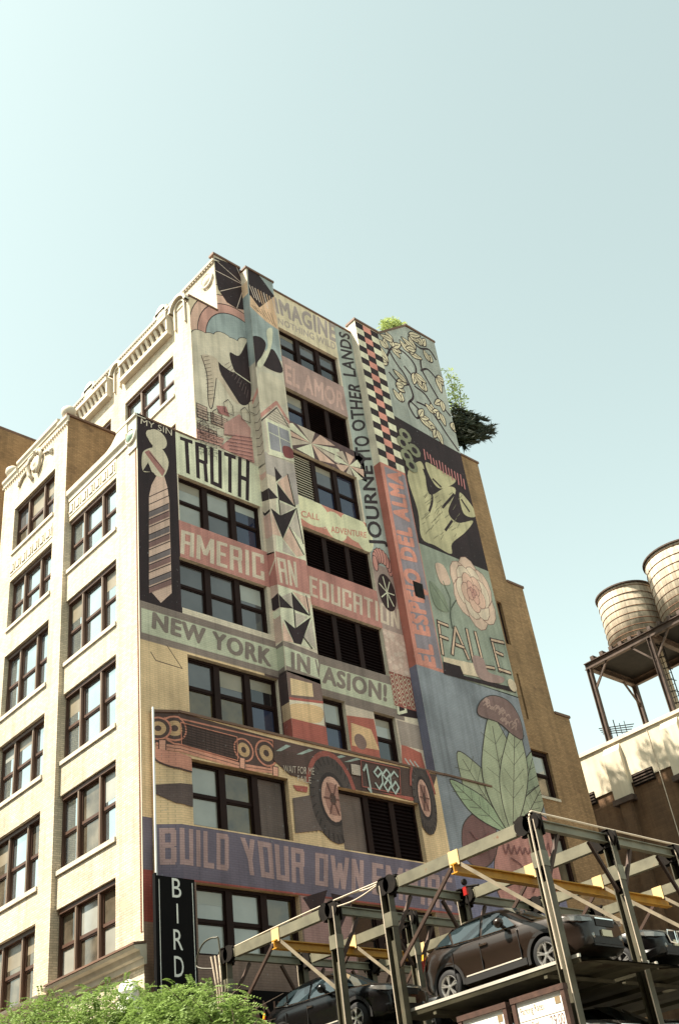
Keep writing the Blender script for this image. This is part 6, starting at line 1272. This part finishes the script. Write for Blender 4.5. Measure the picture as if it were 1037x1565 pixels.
    k = MB(); k.box(-f0 * 0.9, f0 * 0.9, yF - 0.012, yF + 0.05, 0.36, 0.50); k.build('bumper_intake', M['plastic'], body)
    k = MB(); k.box(-f0 * 0.95, f0 * 0.95, yF - 0.03, yF + 0.05, 0.31, 0.345); k.build('bumper_lip', M['plastic'], body)
    if face == 'kidney':
        for s in (-1, 1):
            k = MB(); pts = [(s * 0.04, 0.55), (s * 0.28, 0.57), (s * 0.33, 0.70), (s * 0.28, 0.80), (s * 0.04, 0.80)]; k.add([(x, yF - 0.02, z_) for x, z_ in pts], [tuple(range(5))]); o = k.build('grille', M['plastic'], t)
            k = MB(); k.tube([(x, yF - 0.03, z_) for x, z_ in pts + pts[:1]], 0.02, 6); k.build('grille_surround', M['chrome'], o)
    else:
        k = MB(); k.box(-f0 * 0.55, f0 * 0.55, yF - 0.02, yF + 0.05, hood - 0.33, hood - 0.19); o = k.build('grille', M['plastic'], t); k = MB(); k.box(-f0 * 0.58, f0 * 0.58, yF - 0.03, yF + 0.03, hood - 0.20, hood - 0.178); k.build('grille_bar', M['chrome'], o)
    k = MB(); k.box(-0.16, 0.16, yF - 0.035, yF, 0.50, 0.62); k.build('licence_plate', M['plate'], t)
    return t
SUV = dict(L=4.30, W=1.78, hood=1.02, belt=1.03, roof=1.58, wb=2.61, rw=0.335, fy=-1.28, ws=-0.98,
           gp=[(-1.02, 1.03), (-0.72, 1.22), (-0.42, 1.42), (-0.12, 1.545), (0.3, 1.59), (0.8, 1.575), (1.25, 1.49), (1.6, 1.36), (1.88, 1.20), (2.06, 1.04)], roof_i=3, rear_i=6,
           glass=[[(-0.62, 1.06), (0.28, 1.09), (0.28, 1.50), (0.0, 1.49), (-0.18, 1.43), (-0.40, 1.28)], [(0.36, 1.09), (1.10, 1.14), (1.22, 1.40), (0.9, 1.47), (0.36, 1.50)], [(1.16, 1.15), (1.62, 1.20), (1.50, 1.30), (1.28, 1.38)]],
           trim=[(-0.66, 1.05), (0.3, 1.075), (1.1, 1.115), (1.68, 1.19)], handles=[0.12], doors=[-0.70, 0.32, 1.10])
SED = dict(L=4.60, W=1.82, hood=0.93, belt=0.95, roof=1.44, wb=2.78, rw=0.33, fy=-1.42, ws=-0.80,
           gp=[(-0.85, 0.95), (-0.5, 1.16), (-0.15, 1.34), (0.2, 1.425), (0.6, 1.45), (1.0, 1.42), (1.3, 1.32), (1.6, 1.16), (1.85, 0.99)], roof_i=3, rear_i=5,
           glass=[[(-0.45, 0.99), (0.40, 1.01), (0.40, 1.37), (0.1, 1.33), (-0.15, 1.22)], [(0.48, 1.01), (1.30, 1.04), (1.25, 1.22), (1.0, 1.34), (0.48, 1.37)]],
           trim=[(-0.5, 0.975), (0.4, 0.995), (1.35, 1.02)], handles=[0.22, 1.15], doors=[-0.55, 0.44, 1.25], clad=False)
ZC = LEV[3] + 0.0
cx = [(a + b_) / 2 for a, b_ in zip(GX, GX[1:])]
car('brown crossover car on the top deck with silver five spoke wheels', (cx[0] - 0.02, -10.55, ZC), M['car_brown'], SUV)
car('black saloon car with twin grille beside the brown crossover', (cx[1], -10.35, ZC), M['car_black'], SED, face='kidney')
car('black crossover car on the far lift below the mural', (cx[0] - 0.02, -5.05, ZC), M['car_black'], SUV)
car('charcoal saloon car on the far lift behind the black crossover', (cx[1], -4.7, ZC), M['car_dark'], SED)
car('dark saloon car on the deck underneath the brown crossover', (cx[0], -10.4, LEV[2]), M['car_dark'], SED)
car('black crossover car on the deck underneath the black saloon', (cx[1], -10.4, LEV[2]), M['car_black'], SUV)

# ------------------------------------------------------------------ parking rate boards
def board(label, pxs, right=True):
    t = thing('rate_board', label, 'sign', (0, 0, 0), 'parking price boards'); X = 0.70
    (ax_, ay), (bx_, by) = pxs; A, B_ = onX(ax_, ay, X), onX(bx_, by, X); y0, y1 = A.y, B_.y; zt_ = (A.z + B_.z) / 2; h = 2.2
    b = MB(); b.box(X, X + 0.06, y1, y0, zt_ - h, zt_); b.build('panel', M['signwhite'], t)
    b = MB(); b.box(X - 0.04, X + 0.08, y1 - 0.09, y1, zt_ - h, zt_ + 0.09); b.box(X - 0.04, X + 0.08, y0, y0 + 0.09, zt_ - h, zt_ + 0.09); b.box(X - 0.05, X + 0.09, y1 - 0.1, y0 + 0.1, zt_, zt_ + 0.1); b.build('frame', M['signrust'], t)
    w = y0 - y1
    def put(s, f0, f1, zz0, hh, m, bold=0.0):
        vs, fs = text_mesh(s, bold); k = MB(); k.add([(X - 0.004, y0 - w * (f0 + (f1 - f0) * x), zt_ - zz0 - hh + y * hh) for x, y in vs], fs); k.build('lettering', m, t)
    if right:
        put('Parking Rates', 0.06, 0.58, 0.10, 0.17, M['lettergold'], 0.006); put('Early Bird', 0.06, 0.40, 0.37, 0.15, M['lettergold'], 0.006); put('29.00', 0.66, 0.95, 0.36, 0.19, M['letterred'], 0.006); put('up to 12 hrs', 0.06, 0.54, 0.62, 0.17, M['letterred'], 0.006)
    else: put('Information', 0.38, 0.88, 0.16, 0.16, M['lettergold'], 0.006)
    b = MB(); b.box(X - 0.006, X - 0.002, y1 + 0.06, y1 + 0.06 + 0.12, zt_ - 0.20, zt_ - 0.08); b.build('emblem', M['lettergold'], t)
    k = MB()
    for q in (0.34, 0.60, 0.86): k.box(X - 0.005, X - 0.001, y1 + 0.03, y0 - 0.03, zt_ - q, zt_ - q + 0.008)
    k.build('rule', M['lettergold'], t)
    b = MB(); b.box(X + 0.06, 1.0, y0 - 0.3, y0 - 0.2, zt_ - 0.6, zt_ - 0.5); b.box(X + 0.06, 1.0, y1 + 0.1, y1 + 0.2, zt_ - 0.6, zt_ - 0.5); b.tube([(X + 0.1, (y0 + y1) / 2, 0), (X + 0.1, (y0 + y1) / 2, zt_)], 0.05); b.build('bracket', M['steeld'], t)
board('white parking rates board with price, beside the corner post', ((787, 1531), (857, 1516)), True)
board('white parking information board in a rusty frame', ((706, 1560), (769, 1543)), False)
